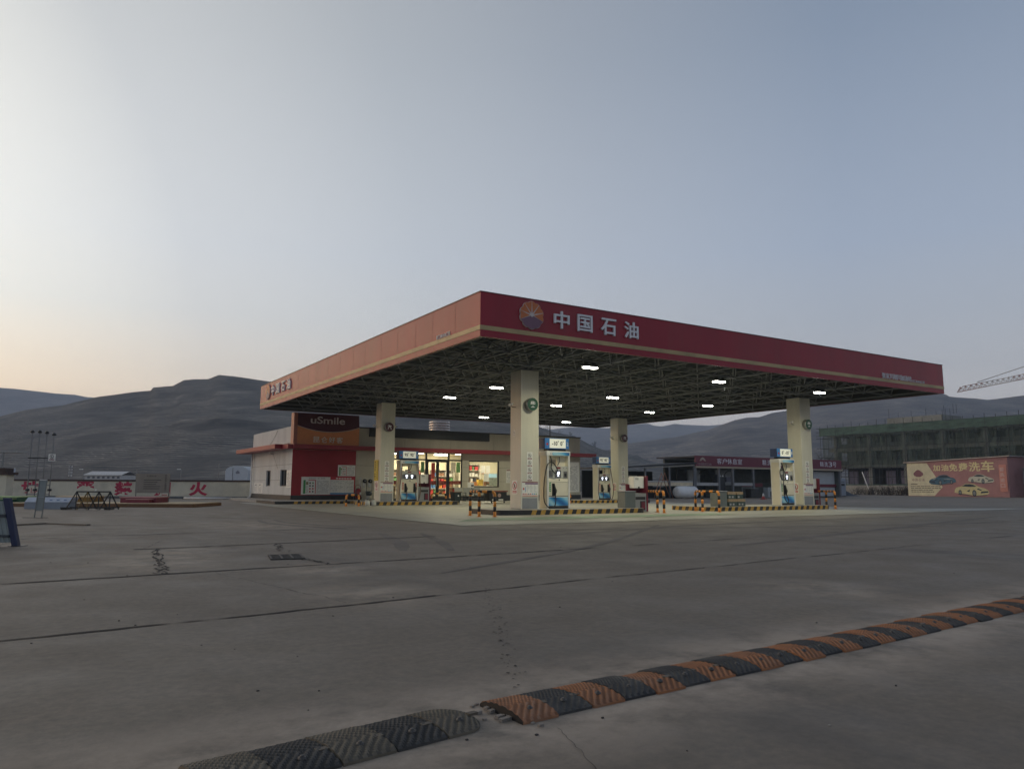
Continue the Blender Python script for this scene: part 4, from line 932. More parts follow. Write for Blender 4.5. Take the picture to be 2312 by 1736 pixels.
for k in range(26):
    a = random.uniform(0, 6.28); r_ = random.uniform(.05, .17); mb.tube([(16.15, 27.3, 1.07), (16.15+r_*.6*math.cos(a), 27.3+r_*.6*math.sin(a), 1.16), (16.15+r_*math.cos(a), 27.3+r_*math.sin(a), 1.15+random.uniform(-.03, .05))], [.006, .014, .003], 4)
mb.build('foliage', pt)
MB().mat(SH).box(WX0+.02, WX1-.02, b1, 27.6, .90, .955).build('window_sill', shop)

# ------------------------------------------------------------------ things on and around the shop front
def board(name, label, o, u, w, h, cat='notice board', header=None, style='text', frame=PAPER, th=.02, group='notices on the shop walls'):
    """flat board: o lower-left corner on the wall, u to the right as seen, printed rows of text dashes"""
    o, u = Vector(o), Vector(u).normalized(); n = u.cross(Z3); r_ = random.Random(w*37+h*11+o.x)
    t_ = thing(name, label, cat, o+u*w/2, group)
    mb = MB().mat(frame); mb.obox(o, u*w, n*th, Z3*h); mb.build('panel', t_)
    P = lambda a, b: o+u*a+Z3*b+n*(th+.0005)
    def rect(mb, m, a, b, c, d, lift=0): mb.mat(m).obox(P(a, b)+n*lift, u*(c-a), n*.002, Z3*(d-b))
    mb = MB(); GI = M('grey_ink', (.34, .34, .34))
    def lines(a, b, c, d, rows, m=GI, fill=.8):
        for k in range(rows):
            z = d-(d-b)*(k+.7)/rows; hh = (d-b)/rows*.38; x = a
            while x < c-.02:
                ww = r_.uniform(.03, .14); e = min(c, x+ww)
                if r_.random() < fill: rect(mb, m, x, z, e, z+hh)
                x = e+r_.uniform(.008, .02)
    if style == 'safety':
        lines(w*.18, h*.88, w*.82, h*.94, 1, INK); rect(mb, GREENINK, w*.07, h*.06, w*.145, h*.82)
        rect(mb, REDINK, w*.24, h*.79, w*.50, h*.83); rect(mb, REDINK, w*.475, h*.06, w*.50, h*.79)
        rect(mb, M('photo_olive', (.28, .24, .12), var=0), w*.16, h*.55, w*.24, h*.72); lines(w*.16, h*.1, w*.24, h*.5, 6)
        for i in range(2):
            for k in range(4): rect(mb, [INK, REDINK, INK, GREENINK][k] if i else [REDINK, REDINK, INK, INK][k], w*(.275+.1*i), h*(.13+.16*k), w*(.325+.1*i), h*(.13+.16*k)+w*.05)
        lines(w*.53, h*.08, w*.95, h*.80, 13)
    elif style == 'table':
        rect(mb, REDINK, 0, h*.84, w, h); rect(mb, REDINK, w*.965, h*.1, w, h*.84); rect(mb, BLUEINK, 0, 0, w, h*.10)
        for k in range(6): rect(mb, PAPER, w*(.22+.11*k), h*.885, w*(.22+.11*k)+w*.085, h*.95, .0022)
        for k in range(1, 5): rect(mb, GI, w*.19*k+.02, h*.12, w*.19*k+.025, h*.82)
        for k in range(5):
            lines(w*.19*k+.04, h*.6, w*.19*k+.19*w-.02, h*.8, 4, fill=.5); lines(w*.19*k+.04, h*.2, w*.19*k+.19*w-.02, h*.5, 5, fill=.35)
    elif style == 'two':
        for k in range(2): lines(w*(.08+.48*k), h*.08, w*(.42+.48*k), h*.92, 9); rect(mb, INK, w*(.18+.46*k), h*.80, w*(.30+.46*k), h*.86); rect(mb, GI, w*(.04+.48*k), h*.04, w*(.05+.48*k), h*.95)
    else:
        if header: rect(mb, header, w*.04, h*.9, w*.96, h*.97)
        lines(w*.08, h*.05, w*.92, h*.88, max(5, int(h*11)))
    mb.build('print', t_)
    return t_
BO = SY-.0225
board('notice_board', 'white safety board with green strip low on the red wall, the lower left one', (2.73, BO, .46), X3, 1.80, 1.08, style='safety')
board('notice_board', 'white price table board with a red top and blue foot on the red wall', (4.545, BO, .46), X3, 1.58, 1.09, style='table')
board('notice_board', 'smaller white safety board above the price table board on the red wall', (5.0, BO, 1.60), X3, 1.13, .69, style='safety')
board('wall_poster', 'white two-column poster low on the far end of the white side wall', (SX0-.001, 36.2, .47), -Y3, 2.6, .68, style='two', cat='poster')
board('wall_poster', 'white poster on the side wall beside the red corner, next to the window', (SX0-.001, 27.85, .88), -Y3, 1.02, 1.06, cat='poster')
board('notice_board', 'tall white text board at the right end of the shop wall', (22.0, SY-.001, .60), X3, 1.84, 2.25)
board('notice_board', 'narrow white notice with dark red top left of the nearest column', (17.36, SY-.001, 1.25), X3, .55, .95, header=M('dark_red_tab', (.2, .02, .03)))
yb = thing('yellow_sign', 'tall yellow sign with vertical black lettering on the left face of the left rear column', 'sign', (4.79, 19.9, 1.27))
MB().mat(M('sign_yellow', (.66, .50, .04), rough=.5, var=.05)).box(4.775, 4.803, 19.62, 20.16, 1.30, 2.42).build('panel', yb)
mb = MB().mat(INK); [mb.text(c, (4.774, 20.10, 2.24-.128*k), -Y3, Z3, .17, .11, .003, .02) for k, c in enumerate('进站加油严禁烟火')]
[mb.text(c, (4.774, 19.80, 2.31-.10*k), -Y3, Z3, .11, .075, .003, .01) for k, c in enumerate('注意安全请勿拨打手机')]; mb.build('sign_lettering', yb)
# raised terrace with striped kerb before the red wall, and plain side pavement
g = MB().mat(CONC); g.prism([(.12, 22.6), (6.9, 22.75), (6.9, SY-.031), (2.1, SY-.031), (.12, SY-.031)], (0, 0, 0), X3, Y3, .15); struct(g.build('terrace'))
g = MB().mat(CONC); g.prism([(.3, SY-.03), (2.10, SY-.03), (2.10, 39), (.6, 39)], (0, 0, 0), X3, Y3, .11); struct(g.build('side_pavement'))
kb = thing('striped_kerb', 'black and yellow striped kerb of the terrace before the red shop wall', 'kerb', (3.5, 22.65, 0))
mb = MB(); n = 34
for k in range(n):
    a, b = .12+6.8*k/n, .12+6.8*(k+1)/n; mb.mat(BLK if k % 2 == 0 or k < 5 else YEL)
    mb.add([(a, 22.588, 0), (b, 22.588, 0), (min(6.92, b+.05), 22.588, .155), (min(6.92, a+.05), 22.588, .155)], [(0, 1, 2, 3)])
mb.mat(BLK).box(.12, 6.92, 22.59, 22.598, 0, .154).box(.10, .118, 22.59, 26.7, 0, .154); mb.build('kerb_bands', kb)
# fire extinguisher trolley
fe = thing('fire_extinguisher', 'red wheeled fire extinguisher below the price table board', 'extinguisher', (5.9, 25.5, .15))
RX = M('extinguisher_red', (.24, .012, .018), rough=.3, var=.05)
MB().mat(RX).tube([(5.9, 25.5, .24), (5.9, 25.5, .28), (5.9, 25.5, .74), (5.9, 25.5, .82), (5.9, 25.5, .86)], [.12, .17, .17, .10, .04], 16).build('cylinder', fe)
MB().mat(RX).tube(arc_path([(5.74, 25.6, .3), (5.74, 25.6, .9), (5.8, 25.6, 1.03), (6.0, 25.6, 1.03), (6.06, 25.6, .9), (6.06, 25.6, .3)], 4), .015, 6).build('handle_frame', fe)
for s in (-.2, .2): MB().mat(BLACK).cyl((5.9+s-.025, 25.58, .265), X3, .11, .05, 16).build('wheel', fe)
MB().mat(PAPER).box(5.93, 6.04, 25.325, 25.332, .45, .62).build('label', fe)
MB().mat(HOSE).tube(arc_path([(5.9, 25.45, .86), (5.72, 25.38, .8), (5.70, 25.34, .5), (5.78, 25.33, .4)], 5), .015, 6).build('hose', fe)
# air and water post: cream cabinet with two black hose reels and a bucket
av = thing('air_water_machine', 'cream air and water machine with two black reels right of the extinguisher', 'machine', (6.5, 25.6, .15))
MB().mat(M('cabinet_cream', (.55, .52, .42), rough=.5, var=.1)).box(6.08, 6.88, 25.5, 25.9, .15, 1.50).build('cabinet', av, bevel=.02)
for x in (6.28, 6.64):
    rl = MB().mat(BLACK).tube([(x, 25.499, 1.30), (x, 25.40, 1.30)], .125, 18).build('hose_reel', av)
    MB().mat(GREY).tube([(x, 25.40, 1.30), (x, 25.385, 1.30)], .045, 12).build('reel_hub', rl)
    MB().mat(HOSE).tube(arc_path([(x+.10, 25.43, 1.25), (x+.11, 25.4, .95), (x+.09, 25.36, .6), (x+.06, 25.3, .45)], 5), .016, 6).build('hose', av)
    MB().mat(STAINLESS).prism([(-.09, 0), (.09, 0), (.05, -.3), (-.07, -.26)], (x-.03, 25.49, 1.2), X3, Z3, .03).build('hose_guide', av)
bk = thing('bucket', 'dark plastic bucket on a pale stand under the hose reels', 'bucket', (6.45, 25.15, .15))
MB().mat(M('pale_stand', (.40, .38, .32), rough=.6, var=.1)).tube([(6.45, 25.15, .15), (6.45, 25.15, .42)], [.20, .15], 14).build('stand', bk)
MB().mat(M('bucket_dark', (.05, .06, .06), rough=.4, var=.1)).tube([(6.45, 25.15, .42), (6.45, 25.15, .68)], [.16, .21], 16).build('body', bk)
# jugs on the ground left of the rear island
JG = M('jug_plastic', (.50, .50, .46), rough=.35, var=.08)
for (x, y, lab) in ((3.58, 17.9, 'white plastic jug in front, left of the left rear column'), (4.02, 18.15, 'white plastic jug by the island end, right of two jugs'), (3.75, 18.35, 'white plastic jug at the back of three by the rear island')):
    t_ = thing('plastic_jug', lab, 'jug', (x, y, 0), 'white jugs by the rear island')
    MB().mat(JG).tube([(x, y, .004), (x, y, .02), (x, y, .20), (x, y, .26), (x, y, .30)], [.11, .125, .125, .07, .035], 14).build('body', t_)
    MB().mat(DARK).tube([(x, y, .30), (x, y, .335)], .04, 10).build('cap', t_)
    MB().mat(JG).tube(arc_path([(x-.05, y, .29), (x-.11, y, .29), (x-.12, y, .2)], 4), .012, 6).build('handle', t_)
# wheeled bin
wb = thing('wheeled_bin', 'dark green wheeled rubbish bin with a tan lid right of the shop door', 'bin', (9.40, 19.2, .004))
mb = MB().mat(M('bin_green', (.018, .03, .030), rough=.5, var=.1)); x, y = 9.40, 19.3
vs = [(x-.17, y-.2, .06), (x+.17, y-.2, .06), (x+.17, y+.2, .06), (x-.17, y+.2, .06), (x-.23, y-.26, .66), (x+.23, y-.26, .66), (x+.23, y+.26, .66), (x-.23, y+.26, .66)]
mb.add(vs, [(3, 2, 1, 0), (4, 5, 6, 7), (0, 1, 5, 4), (1, 2, 6, 5), (2, 3, 7, 6), (3, 0, 4, 7)]); mb.build('body', wb, bevel=.015)
MB().mat(M('bin_lid', (.14, .09, .05), rough=.5, var=.15)).box(x-.26, x+.26, y-.29, y+.29, .662, .71).build('lid', wb, bevel=.012)
for s in (-.18, .15): MB().mat(BLACK).cyl((x+s, y+.2, .065), X3, .06, .03, 12).build('wheel', wb)
MB().mat(PAPER).disc((x+.05, y-.245, .48), X3, Z3, .045, .006, 14).build('sticker', wb)
# row of metal waiting chairs, seen from the front
bn = thing('waiting_bench', 'row of three silver perforated seats on black legs before the right window', 'bench', (11.6, 21.4, 0))
PERF = M('perforated_steel', (.36, .36, .33), rough=.4, metal=.5, var=.15, scale=30)
for k in range(3):
    x = 10.85+.62*k; y = 21.4
    MB().mat(PERF).obox((x-.27, y-.25, .43), (.54, 0, 0), (0, .48, -.03), (0, 0, .02)).build('seat', bn, bevel=.008)
    MB().mat(PERF).obox((x-.27, y+.24, .46), (.54, 0, 0), (0, .14, .46), (0, -.02, .006)).build('backrest', bn, bevel=.008)
MB().mat(BLACK).box(10.5, 12.45, 21.38, 21.44, .36, .42).build('beam', bn)
for x in (10.75, 12.2):
    MB().mat(BLACK).bar((x, 21.41, .38), (x-.12, 21.12, .02), .03).bar((x, 21.41, .38), (x+.12, 21.72, .02), .03).build('leg', bn)
for x in (10.52, 11.16, 11.78, 12.42): MB().mat(BLACK).bar((x, 21.3, .62), (x, 21.75, .62), .03).bar((x, 21.3, .62), (x, 21.35, .42), .03).build('armrest', bn)
# low goods cabinet with red top beside the bench
gc = thing('vending_cart', 'black cart with round pale discs and a red edged top left of the nearest column', 'cart', (13.05, 21.0, 0))
MB().mat(DARK).box(12.55, 13.75, 20.8, 21.5, .12, .68).build('body', gc, bevel=.015)
MB().mat(M('red_brown_top', (.26, .09, .06), rough=.6, var=.3, scale=9)).box(12.5, 13.8, 20.75, 21.55, .68, .76).build('top', gc)
for k in range(2): MB().mat(M('disc_pink', (.48, .33, .30), rough=.5, var=.1)).disc((12.85+.36*k, 20.797, .47), X3, Z3, .12, .01).build('round_sign', gc)
for k in range(2): MB().mat(PAPER).box(12.7+.45*k, 12.86+.62*k, 20.785, 20.797, .16, .25).build('sticker', gc)
for x in (12.7, 13.6): MB().mat(BLACK).cyl((x, 20.9, .062), X3, .06, .04, 12).build('wheel', gc)
rk = thing('leaflet_rack', 'white leaflet rack with dark pockets under the right shop window', 'rack', (14.3, 26.4, 0))
MB().mat(PAPER).box(14.05, 14.55, 26.4, 26.44, .30, 1.28).box(14.1, 14.5, 26.4, 26.7, 0.004, .05).box(14.28, 14.32, 26.42, 26.46, .05, .3).build('stand', rk)
for k in range(4): MB().mat(INK).box(14.32, 14.51, 26.385, 26.399, .42+.19*k, .53+.19*k).build('pocket', rk)
for k, x in enumerate((8.3, 10.6)):
    pass
# roof: water tank and aerial mast
tk = thing('roof_water_tank', 'ribbed steel water tank on the shop roof', 'water tank', (15.6, 34.0, 3.56))
zs_ = [5.05+.012*k for k in range(84)]
MB().mat(M('ribbed_steel', (.62, .55, .50), rough=.25, metal=.75, var=.1)).tube([(15.6, 34, z) for z in zs_], [.82+.035*math.sin((z-5.05)*2*math.pi/.20) for z in zs_], 28).build('tank', tk)
for sx in (-.6, .6):
    for sy in (-.6, .6): MB().mat(STEEL).tube([(15.6+sx, 34+sy, 3.56), (15.6+sx, 34+sy, 5.05)], .04, 6).build('leg', tk)
MB().mat(STEEL).tube([(16.5, 34.0, 3.56), (16.5, 34.0, 5.9), (16.3, 34, 6.02)], .025, 6).build('pipe', tk)
tag(MB().mat(BLACK).tube([(23.4, 30, 3.5), (23.4, 30, 5.9)], [.05, .04], 8).build('aerial_mast', loc=(23.4, 30, 3.5)), 'thin dark mast standing on the shop roof', 'mast')
# ------------------------------------------------------------------ car wash (right background)
CY = 31.5
cw = thing('car_wash_building', 'open-fronted car wash with a long maroon sign board and grey posts behind the pumps', 'building', (51.8, CY+4, 0))
SB = M('sign_board_maroon', (.16, .022, .045), rough=.5, var=.1, dirt=.1)
MB().mat(SB).box(40.8, 62.75, CY-.12, CY-.02, 2.95, 3.92).build('sign_board', cw)
MB().mat(M('sign_rail', (.40, .33, .24), rough=.6, var=.1)).box(40.8, 62.9, CY-.16, CY-.02, 2.78, 2.945).build('sign_rail', cw)
mb = MB().mat(M('sign_letter_grey', (.72, .72, .78), rough=.5, var=0))
for s, a, w, n in (('客户休息室', 43.65, .62, .71), ('精洗2号', 50.05, .58, .72), ('精洗3号', 59.10, .58, .72)):
    for k, c in enumerate(s): mb.text(c, (a+n*k, CY-.121, 3.19), X3, Z3, w, .52, .02, .0)
mb.mat(M('sign_dull', (.30, .20, .22), rough=.5, var=0)); [mb.text(c, (41.1+.46*k, CY-.121, 3.02), X3, Z3, .40, .22, .02, .01) for k, c in enumerate('中国石油')]
mb.mat(M('sign_tan', (.40, .33, .27), rough=.5, var=0)).prism([(-.42, 0), (-.22, .26), (0, .36), (.22, .26), (.42, 0), (.2, .02), (.12, .12), (-.12, .12), (-.2, .02)], (41.75, CY-.121, 3.42), X3, Z3, .02)
mb.build('sign_lettering', cw)
PST = M('grey_post', (.16, .165, .18), rough=.5, var=.1)
for x in (40.85, 43.95, 45.85, 48.75, 52.0, 55.0, 57.9, 62.5): MB().mat(PST).box(x-.09, x+.09, CY-.1, CY+.1, 0, 2.78).build('post', cw)
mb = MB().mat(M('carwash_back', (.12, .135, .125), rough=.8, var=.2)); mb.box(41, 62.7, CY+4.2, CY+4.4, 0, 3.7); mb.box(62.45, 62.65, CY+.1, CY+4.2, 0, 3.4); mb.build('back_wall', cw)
MB().mat(M('roof_dark', (.06, .06, .065), rough=.8)).box(40.7, 62.9, CY-.02, CY+5, 3.75, 3.88).build('roof', cw)
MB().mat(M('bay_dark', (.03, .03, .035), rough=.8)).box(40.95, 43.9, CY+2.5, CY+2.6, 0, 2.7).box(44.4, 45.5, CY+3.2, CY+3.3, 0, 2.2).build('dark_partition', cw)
pnl = M('bay_white', (.36, .38, .38), rough=.6, var=.1)
MB().mat(pnl).box(42.3, 43.85, CY+2.3, CY+2.48, 1.15, 2.65).build('bay_panel', cw); MB().mat(pnl).box(46.1, 48.6, CY+2.4, CY+2.5, 1.2, 2.7).build('bay_panel', cw)
MB().mat(M('bay_rail', (.40, .40, .40), rough=.5)).box(40.98, 43.85, CY-.03, CY+.02, 1.14, 1.42).box(45.95, 48.65, CY-.03, CY+.02, 1.14, 1.42).build('white_rail', cw)
MB().mat(MAROON).box(48.85, 51.9, CY+1.5, CY+1.6, 1.05, 1.42).box(58.0, 62.4, CY+.4, CY+.46, 1.05, 1.35).build('maroon_band', cw)
MB().mat(M('roller_white', (.46, .48, .50), rough=.5, var=.06)).box(58.3, 62.3, CY+.5, CY+.6, 1.36, 2.68).box(58.3, 62.3, CY+.5, CY+.6, .1, 1.04).build('roller_shutter', cw)
mb = MB().mat(BLACK)
for a, b in (((42.6, 2.3), (43.2, 2.6)), ((43.2, 2.6), (43.8, 2.62)), ((46.1, 2.3), (46.5, 2.55)), ((46.5, 2.55), (47.6, 2.58)), ((46.1, 2.3), (46.1, 1.5))): mb.tube([(a[0], CY+1.2, a[1]), (b[0], CY+1.2, b[1])], .035, 6)
mb.build('wash_pipe', cw)
t_ = thing('washing_machine_unit', 'tall dark washing unit between the posts of the car wash', 'machine', (45.0, CY+.9, 0))
MB().mat(M('unit_dark', (.035, .04, .045), rough=.5, var=.1)).box(44.55, 45.5, CY+.6, CY+1.3, 0, 2.2).build('cabinet', t_, bevel=.03)
MB().mat(M('unit_grey', (.13, .13, .16), rough=.5)).box(45.55, 46.3, CY+.5, CY+.9, 1.5, 2.0).build('control_box', t_)
for k in range(2): MB().mat(PAPER).box(44.62+.4*k, 44.85+.4*k, CY+.588, CY+.6, 2.0, 2.15).build('label', t_)
# annex carport at the left of the car wash
ax = thing('dark_carport', 'dark open carport with a cream rail left of the car wash sign', 'carport', (37.6, CY+3, 0))
BX = 40.7
MB().mat(M('carport_roof', (.022, .024, .03), rough=.6)).obox((31.8, CY-.3, 2.6), (9.0, 0, .55), (0, 6, 0), (0, 0, .14)).build('roof', ax)
mb = MB().mat(M('carport_white', (.50, .49, .46), rough=.5)); mb.obox((34.7, CY-.02, 2.62), (6.1, 0, .34), (0, .04, 0), (0, 0, .11)); mb.build('light_strip', ax)
for x in (34.7, 37.6, 40.68): MB().mat(PST).box(x-.07, x+.07, CY-.07, CY+.07, 0, 2.62+.06*(x-34.7)).build('post', ax)
MB().mat(M('carport_cream', (.78, .66, .46), rough=.6, var=.15)).box(34.8, 40.6, CY+.08, CY+.14, 1.10, 1.42).build('cream_rail', ax)
MB().mat(M('rail_white', (.75, .72, .68))).box(34.8, 40.6, CY+.06, CY+.16, 1.45, 1.53).build('top_rail', ax)
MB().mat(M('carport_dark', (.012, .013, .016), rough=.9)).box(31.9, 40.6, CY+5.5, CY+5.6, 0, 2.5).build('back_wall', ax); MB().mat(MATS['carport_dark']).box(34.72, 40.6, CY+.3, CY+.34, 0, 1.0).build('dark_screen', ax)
tag(MB().mat(M('cream_tank_box', (.40, .37, .30), rough=.6, var=.1)).box(31.6, 34.3, CY+.6, CY+2.4, 0, 2.0).build('cream_shed', loc=(33, CY+1.5, 0), bevel=.03), 'plain pale shed between the rear right column and the carport', 'shed')
sk = thing('white_storage_tank', 'white plastic storage tank lying on its side before the carport', 'tank', (38.5, 30.5, 0))
TW = M('tank_plastic', (.85, .85, .84), rough=.5, var=.08)
MB().mat(TW).tube([(37.35, 30.5, .55), (37.42, 30.5, .55), (37.6, 30.5, .55), (38.7, 30.5, .55), (38.72, 30.5, .55), (39.6, 30.5, .55), (39.78, 30.5, .55), (39.85, 30.5, .55)], [.30, .44, .53, .55, .535, .53, .44, .3], 24).build('tank', sk)
MB().mat(BLACK).tube([(39.85, 30.5, .55), (39.92, 30.5, .55)], .07, 10).build('outlet', sk)
mb = MB().mat(STEEL); [mb.box(x-.06, x+.06, 30.1, 30.9, 0, .06) for x in (37.8, 39.4)]; mb.build('cradle', sk)
tr = thing('a_frame_trestle', 'thin rust and white A-frame trestle standing before the carport', 'trestle', (36.0, 30.9, 0))
RST = M('rust_white_pipe', (.36, .17, .11), rough=.7, var=.4, scale=4)
for y in (30.4, 31.2):
    s_ = (y-30.4)*.45
    for sx in (-1, 1): MB().mat(RST).tube([(36.0+s_+sx*.95, y, .0), (36.0+s_, y, 2.25)], .03, 6).build('leg', tr)
MB().mat(RST).tube([(35.45, 30.4, 1.6), (36.9, 30.8, 1.6)], .025, 6).build('rung', tr)
cn = thing('traffic_cone', 'small red and white traffic cone on the car wash yard', 'cone', (41.6, 24.4, 0))
MB().mat(M('cone_red', (.36, .05, .04), rough=.5, var=.1)).tube([(41.6, 24.4, .03), (41.6, 24.4, .26)], [.17, .11], 14).box(41.38, 41.82, 24.18, 24.62, .003, .04).build('cone_body', cn)
MB().mat(WHITE).tube([(41.6, 24.4, .26), (41.6, 24.4, .46), (41.6, 24.4, .52)], [.111, .05, .03], 14).build('white_top', cn)
bn2 = thing('black_crate', 'black open crate with a thin rail before the car wash bays', 'crate', (46.8, 30.0, 0))
MB().mat(DARK).box(46.3, 47.5, 29.7, 30.4, .02, .85).build('body', bn2, bevel=.03); MB().mat(STEEL).bar((44.9, 29.6, 1.0), (47.4, 29.7, .9), .05).bar((44.95, 29.6, 0), (44.95, 29.6, 1.0), .05).build('rail', bn2)
mb = thing('white_basin_cabinet', 'low white cabinet standing between the car wash posts', 'cabinet', (51, 31, 0))
MB().mat(pnl).box(49.8, 51.5, 30.6, 31.2, .02, 1.0).build('body', mb, bevel=.02); MB().mat(DARK).box(50.1, 51.2, 30.59, 30.599, .1, .6).build('opening', mb)
ks = thing('self_service_kiosk', 'pale blue grey self-service kiosk right of the car wash', 'kiosk', (66.4, 34.4, 0))
KM = M('kiosk_grey', (.26, .30, .36), rough=.5, var=.08)
MB().mat(KM).box(66.0, 67.2, 34.0, 34.8, .1, 2.05).build('cabinet', ks, bevel=.05); MB().mat(DARK).box(66.25, 66.95, 33.985, 33.999, 1.2, 1.45).box(66.25, 66.95, 33.985, 33.999, 1.6, 1.66).build('slot', ks)
for x in (66.1, 67.0): MB().mat(BLACK).cyl((x, 34.1, .062), X3, .06, .08, 10).build('wheel', ks)
hp = thing('tarpaulin_heap', 'dark tarpaulin heap beside the kiosk', 'heap', (71, 37, 0))
mb = MB().mat(M('tarp_blue', (.035, .045, .06), rough=.8, var=.3)); mb.smooth = True; nn = 14
vs = [(68.2+5.5*i/nn, 36+3*j/6, max(0, 1.5*math.sin(math.pi*min(1, (i/nn)**.7*1.05))*math.sin(math.pi*j/6)*(1-.55*i/nn)+random.uniform(-.08, .08)) if 0 < i < nn and 0 < j < 6 else 0) for i in range(nn+1) for j in range(7)]
mb.add(vs, [(i*7+j, (i+1)*7+j, (i+1)*7+j+1, i*7+j+1) for i in range(nn) for j in range(6)]); mb.build('cover', hp)

# ------------------------------------------------------------------ painted advertising building
mu = thing('painted_gable_building', 'low building whose end wall is painted yellow and pink with three sports cars', 'building', (86, 30, 0))
MX = 83.0
def mp(y): return 36.02-y
PK = M('mural_pink', (.38, .195, .185), rough=.75, var=.12, scale=1.2, dirt=.15); YM = M('mural_yellow', (.66, .61, .42), rough=.75, var=.12, scale=1.2, dirt=.15)
H0, H1, LW = 4.14, 4.60, 11.85
hh = lambda a: H0+(H1-H0)*a/LW
MB().mat(PK).prism([(0, 0), (LW, 0), (LW, H1), (0, H0)], (MX+7, 36.02, 0), -Y3, Z3, 7.0).build('walls', mu)
PL = lambda lift: (MX-.002-lift, 36.02, 0)
gy = lambda y: 36.02-y
MB().mat(YM).prism([(0, .04), (gy(32.72), .04), (gy(31.67), 1.12), (gy(33.46), 4.08), (0, H0-.02)], PL(0), -Y3, Z3, .004).build('yellow_field', mu)
rf = MB().mat(M('mural_roof', (.40, .36, .34), rough=.4, metal=.3, var=.15)); rf.obox((MX-.25, 36.3, H0), (0, -12.5, .49), (7.5, 0, 0), (0, 0, .10)); rf.build('roof', mu)
TY = M('mural_title', (.72, .64, .34), rough=.7, var=.1)
mb = MB().mat(TY)
tx = [(32.70, .86, .76), (31.72, .90, .80), (30.75, 1.0, .90), (29.65, 1.1, .98), (28.45, 1.3, 1.12), (27.05, 1.45, 1.28)]
for c, (y, w, h) in zip('加油免费洗车', tx): mb.text(c, (MX-.003, y, 3.52-h/2-.02*(y-29)), -Y3, Z3, w, h, .012, .022)
mb.build('title_lettering', mu)
mb = MB().mat(M('mural_mauve', (.22, .09, .10), rough=.7, var=.1)); mb.prism([(0, .25), (.3, .55), (.62, .72), (.95, .55), (1.27, .25), (1.2, 0), (.85, -.18), (.4, -.18), (.07, 0)], (MX-.007, 35.22, 2.55), -Y3, Z3, .004)
[mb.text(c, (MX-.007, 35.43-.41*k, 1.84), -Y3, Z3, .34, .34, .004, .0) for k, c in enumerate('中国石油')]; mb.build('emblem_print', mu)
mb = MB().mat(M('mural_ink', (.10, .08, .05), rough=.7, var=0)); r_ = random.Random(4)
mb.obox((MX-.009, 35.62, 1.42), (0, -.85, 0), (.003, 0, 0), (0, 0, .10))
for k, e in enumerate((31.95, 31.9, 32.9, 32.75)):
    y = 35.62; z = 1.16-.225*k
    while y > e:
        w = r_.uniform(.1, .5); mb.obox((MX-.009, y, z), (0, -min(w, y-e+.02), 0), (.003, 0, 0), (0, 0, .085)); y -= w+r_.uniform(.03, .09)
mb.build('small_print', mu)
# painted cars: flat artwork on the wall
def mural_car(y0, z0, L_, body, label_dark, flip=False, mode=0):
    f = (lambda a: L_-a*L_) if flip else (lambda a: a*L_)
    o = lambda lift: (MX-.008-lift, y0, z0); par = MB().mat(body)
    H = L_*.36
    pr = lambda pts: [(f(a), b*H) for a, b in pts]
    par.prism(pr([(.0, .25), (.02, .5), (.07, .66), (.2, .74), (.33, .97), (.46, 1.0), (.6, .93), (.72, .72), (.9, .58), (.985, .42), (1.0, .2), (.93, .08), (.62, .0), (.52, .02), (.30, .14), (.12, .16)]), o(0), -Y3, Z3, .004)
    c_ = par.build('painted_car', mu)
    MB().mat(label_dark).prism(pr([(.22, .76), (.34, .93), (.46, .95), (.57, .89), (.66, .74), (.45, .72)]), o(.0045), -Y3, Z3, .003).build('painted_windows', c_)
    m2 = MB().mat(label_dark)
    for a, rr, zz_ in ((.17, .21, .25), (.58, .27, .20)): m2.prism([(f(a)+rr*.62*H*math.cos(q)*1.0, zz_*H+rr*H*math.sin(q)) for q in [k*math.pi/10 for k in range(20)]], o(.0048), -Y3, Z3, .003)
    m2.prism(pr([(.75, .18), (.98, .26), (.97, .38), (.78, .34)]), o(.0048), -Y3, Z3, .003); m2.prism(pr([(.66, .52), (.78, .40), (.80, .46), (.70, .60)]), o(.0048), -Y3, Z3, .003); m2.prism(pr([(.36, .36), (.46, .50), (.44, .3)]), o(.0048), -Y3, Z3, .003)
    m2.prism(pr([(.1, .1), (.5, -.03), (.62, -.05), (.95, .04), (.93, .085), (.62, .0), (.5, .02), (.12, .15)]), o(.0048), -Y3, Z3, .003)
    m2.build('painted_trim', c_)
    m3 = MB().mat(M('mural_wheel', (.20, .22, .22), rough=.6, var=0))
    for a, rr, zz_ in ((.17, .21, .25), (.58, .27, .20)): m3.prism([(f(a)+rr*.40*H*math.cos(q), zz_*H+rr*.65*H*math.sin(q)) for q in [k*math.pi/10 for k in range(20)]], o(.0082), -Y3, Z3, .002)
    m3.build('painted_wheel', c_)
    m4 = MB().mat(M('mural_shine', (.50, .50, .42), rough=.6, var=0)); m4.prism(pr([(.72, .62), (.88, .54), (.8, .52)]), o(.0048), -Y3, Z3, .002); m4.prism(pr([(.05, .5), (.3, .6), (.5, .58), (.3, .55)]), o(.0048), -Y3, Z3, .002); m4.build('painted_shine', c_)
NAVY = M('mural_navy', (.015, .03, .045), rough=.6, var=.1)
mural_car(33.3, 1.42, 3.3, M('mural_blue', (.05, .13, .19), rough=.7, var=.2), NAVY, flip=True)
mural_car(28.62, 1.60, 2.9, M('mural_silver', (.55, .55, .44), rough=.7, var=.15), NAVY)
mural_car(30.3, .14, 3.95, M('mural_gold', (.60, .54, .28), rough=.7, var=.15), NAVY)
pp = thing('banner_sheet', 'peeling salmon sheet with pale vertical characters on the right end of the painted wall', 'banner', (MX-.02, 24.7, .6))
vs = []; 
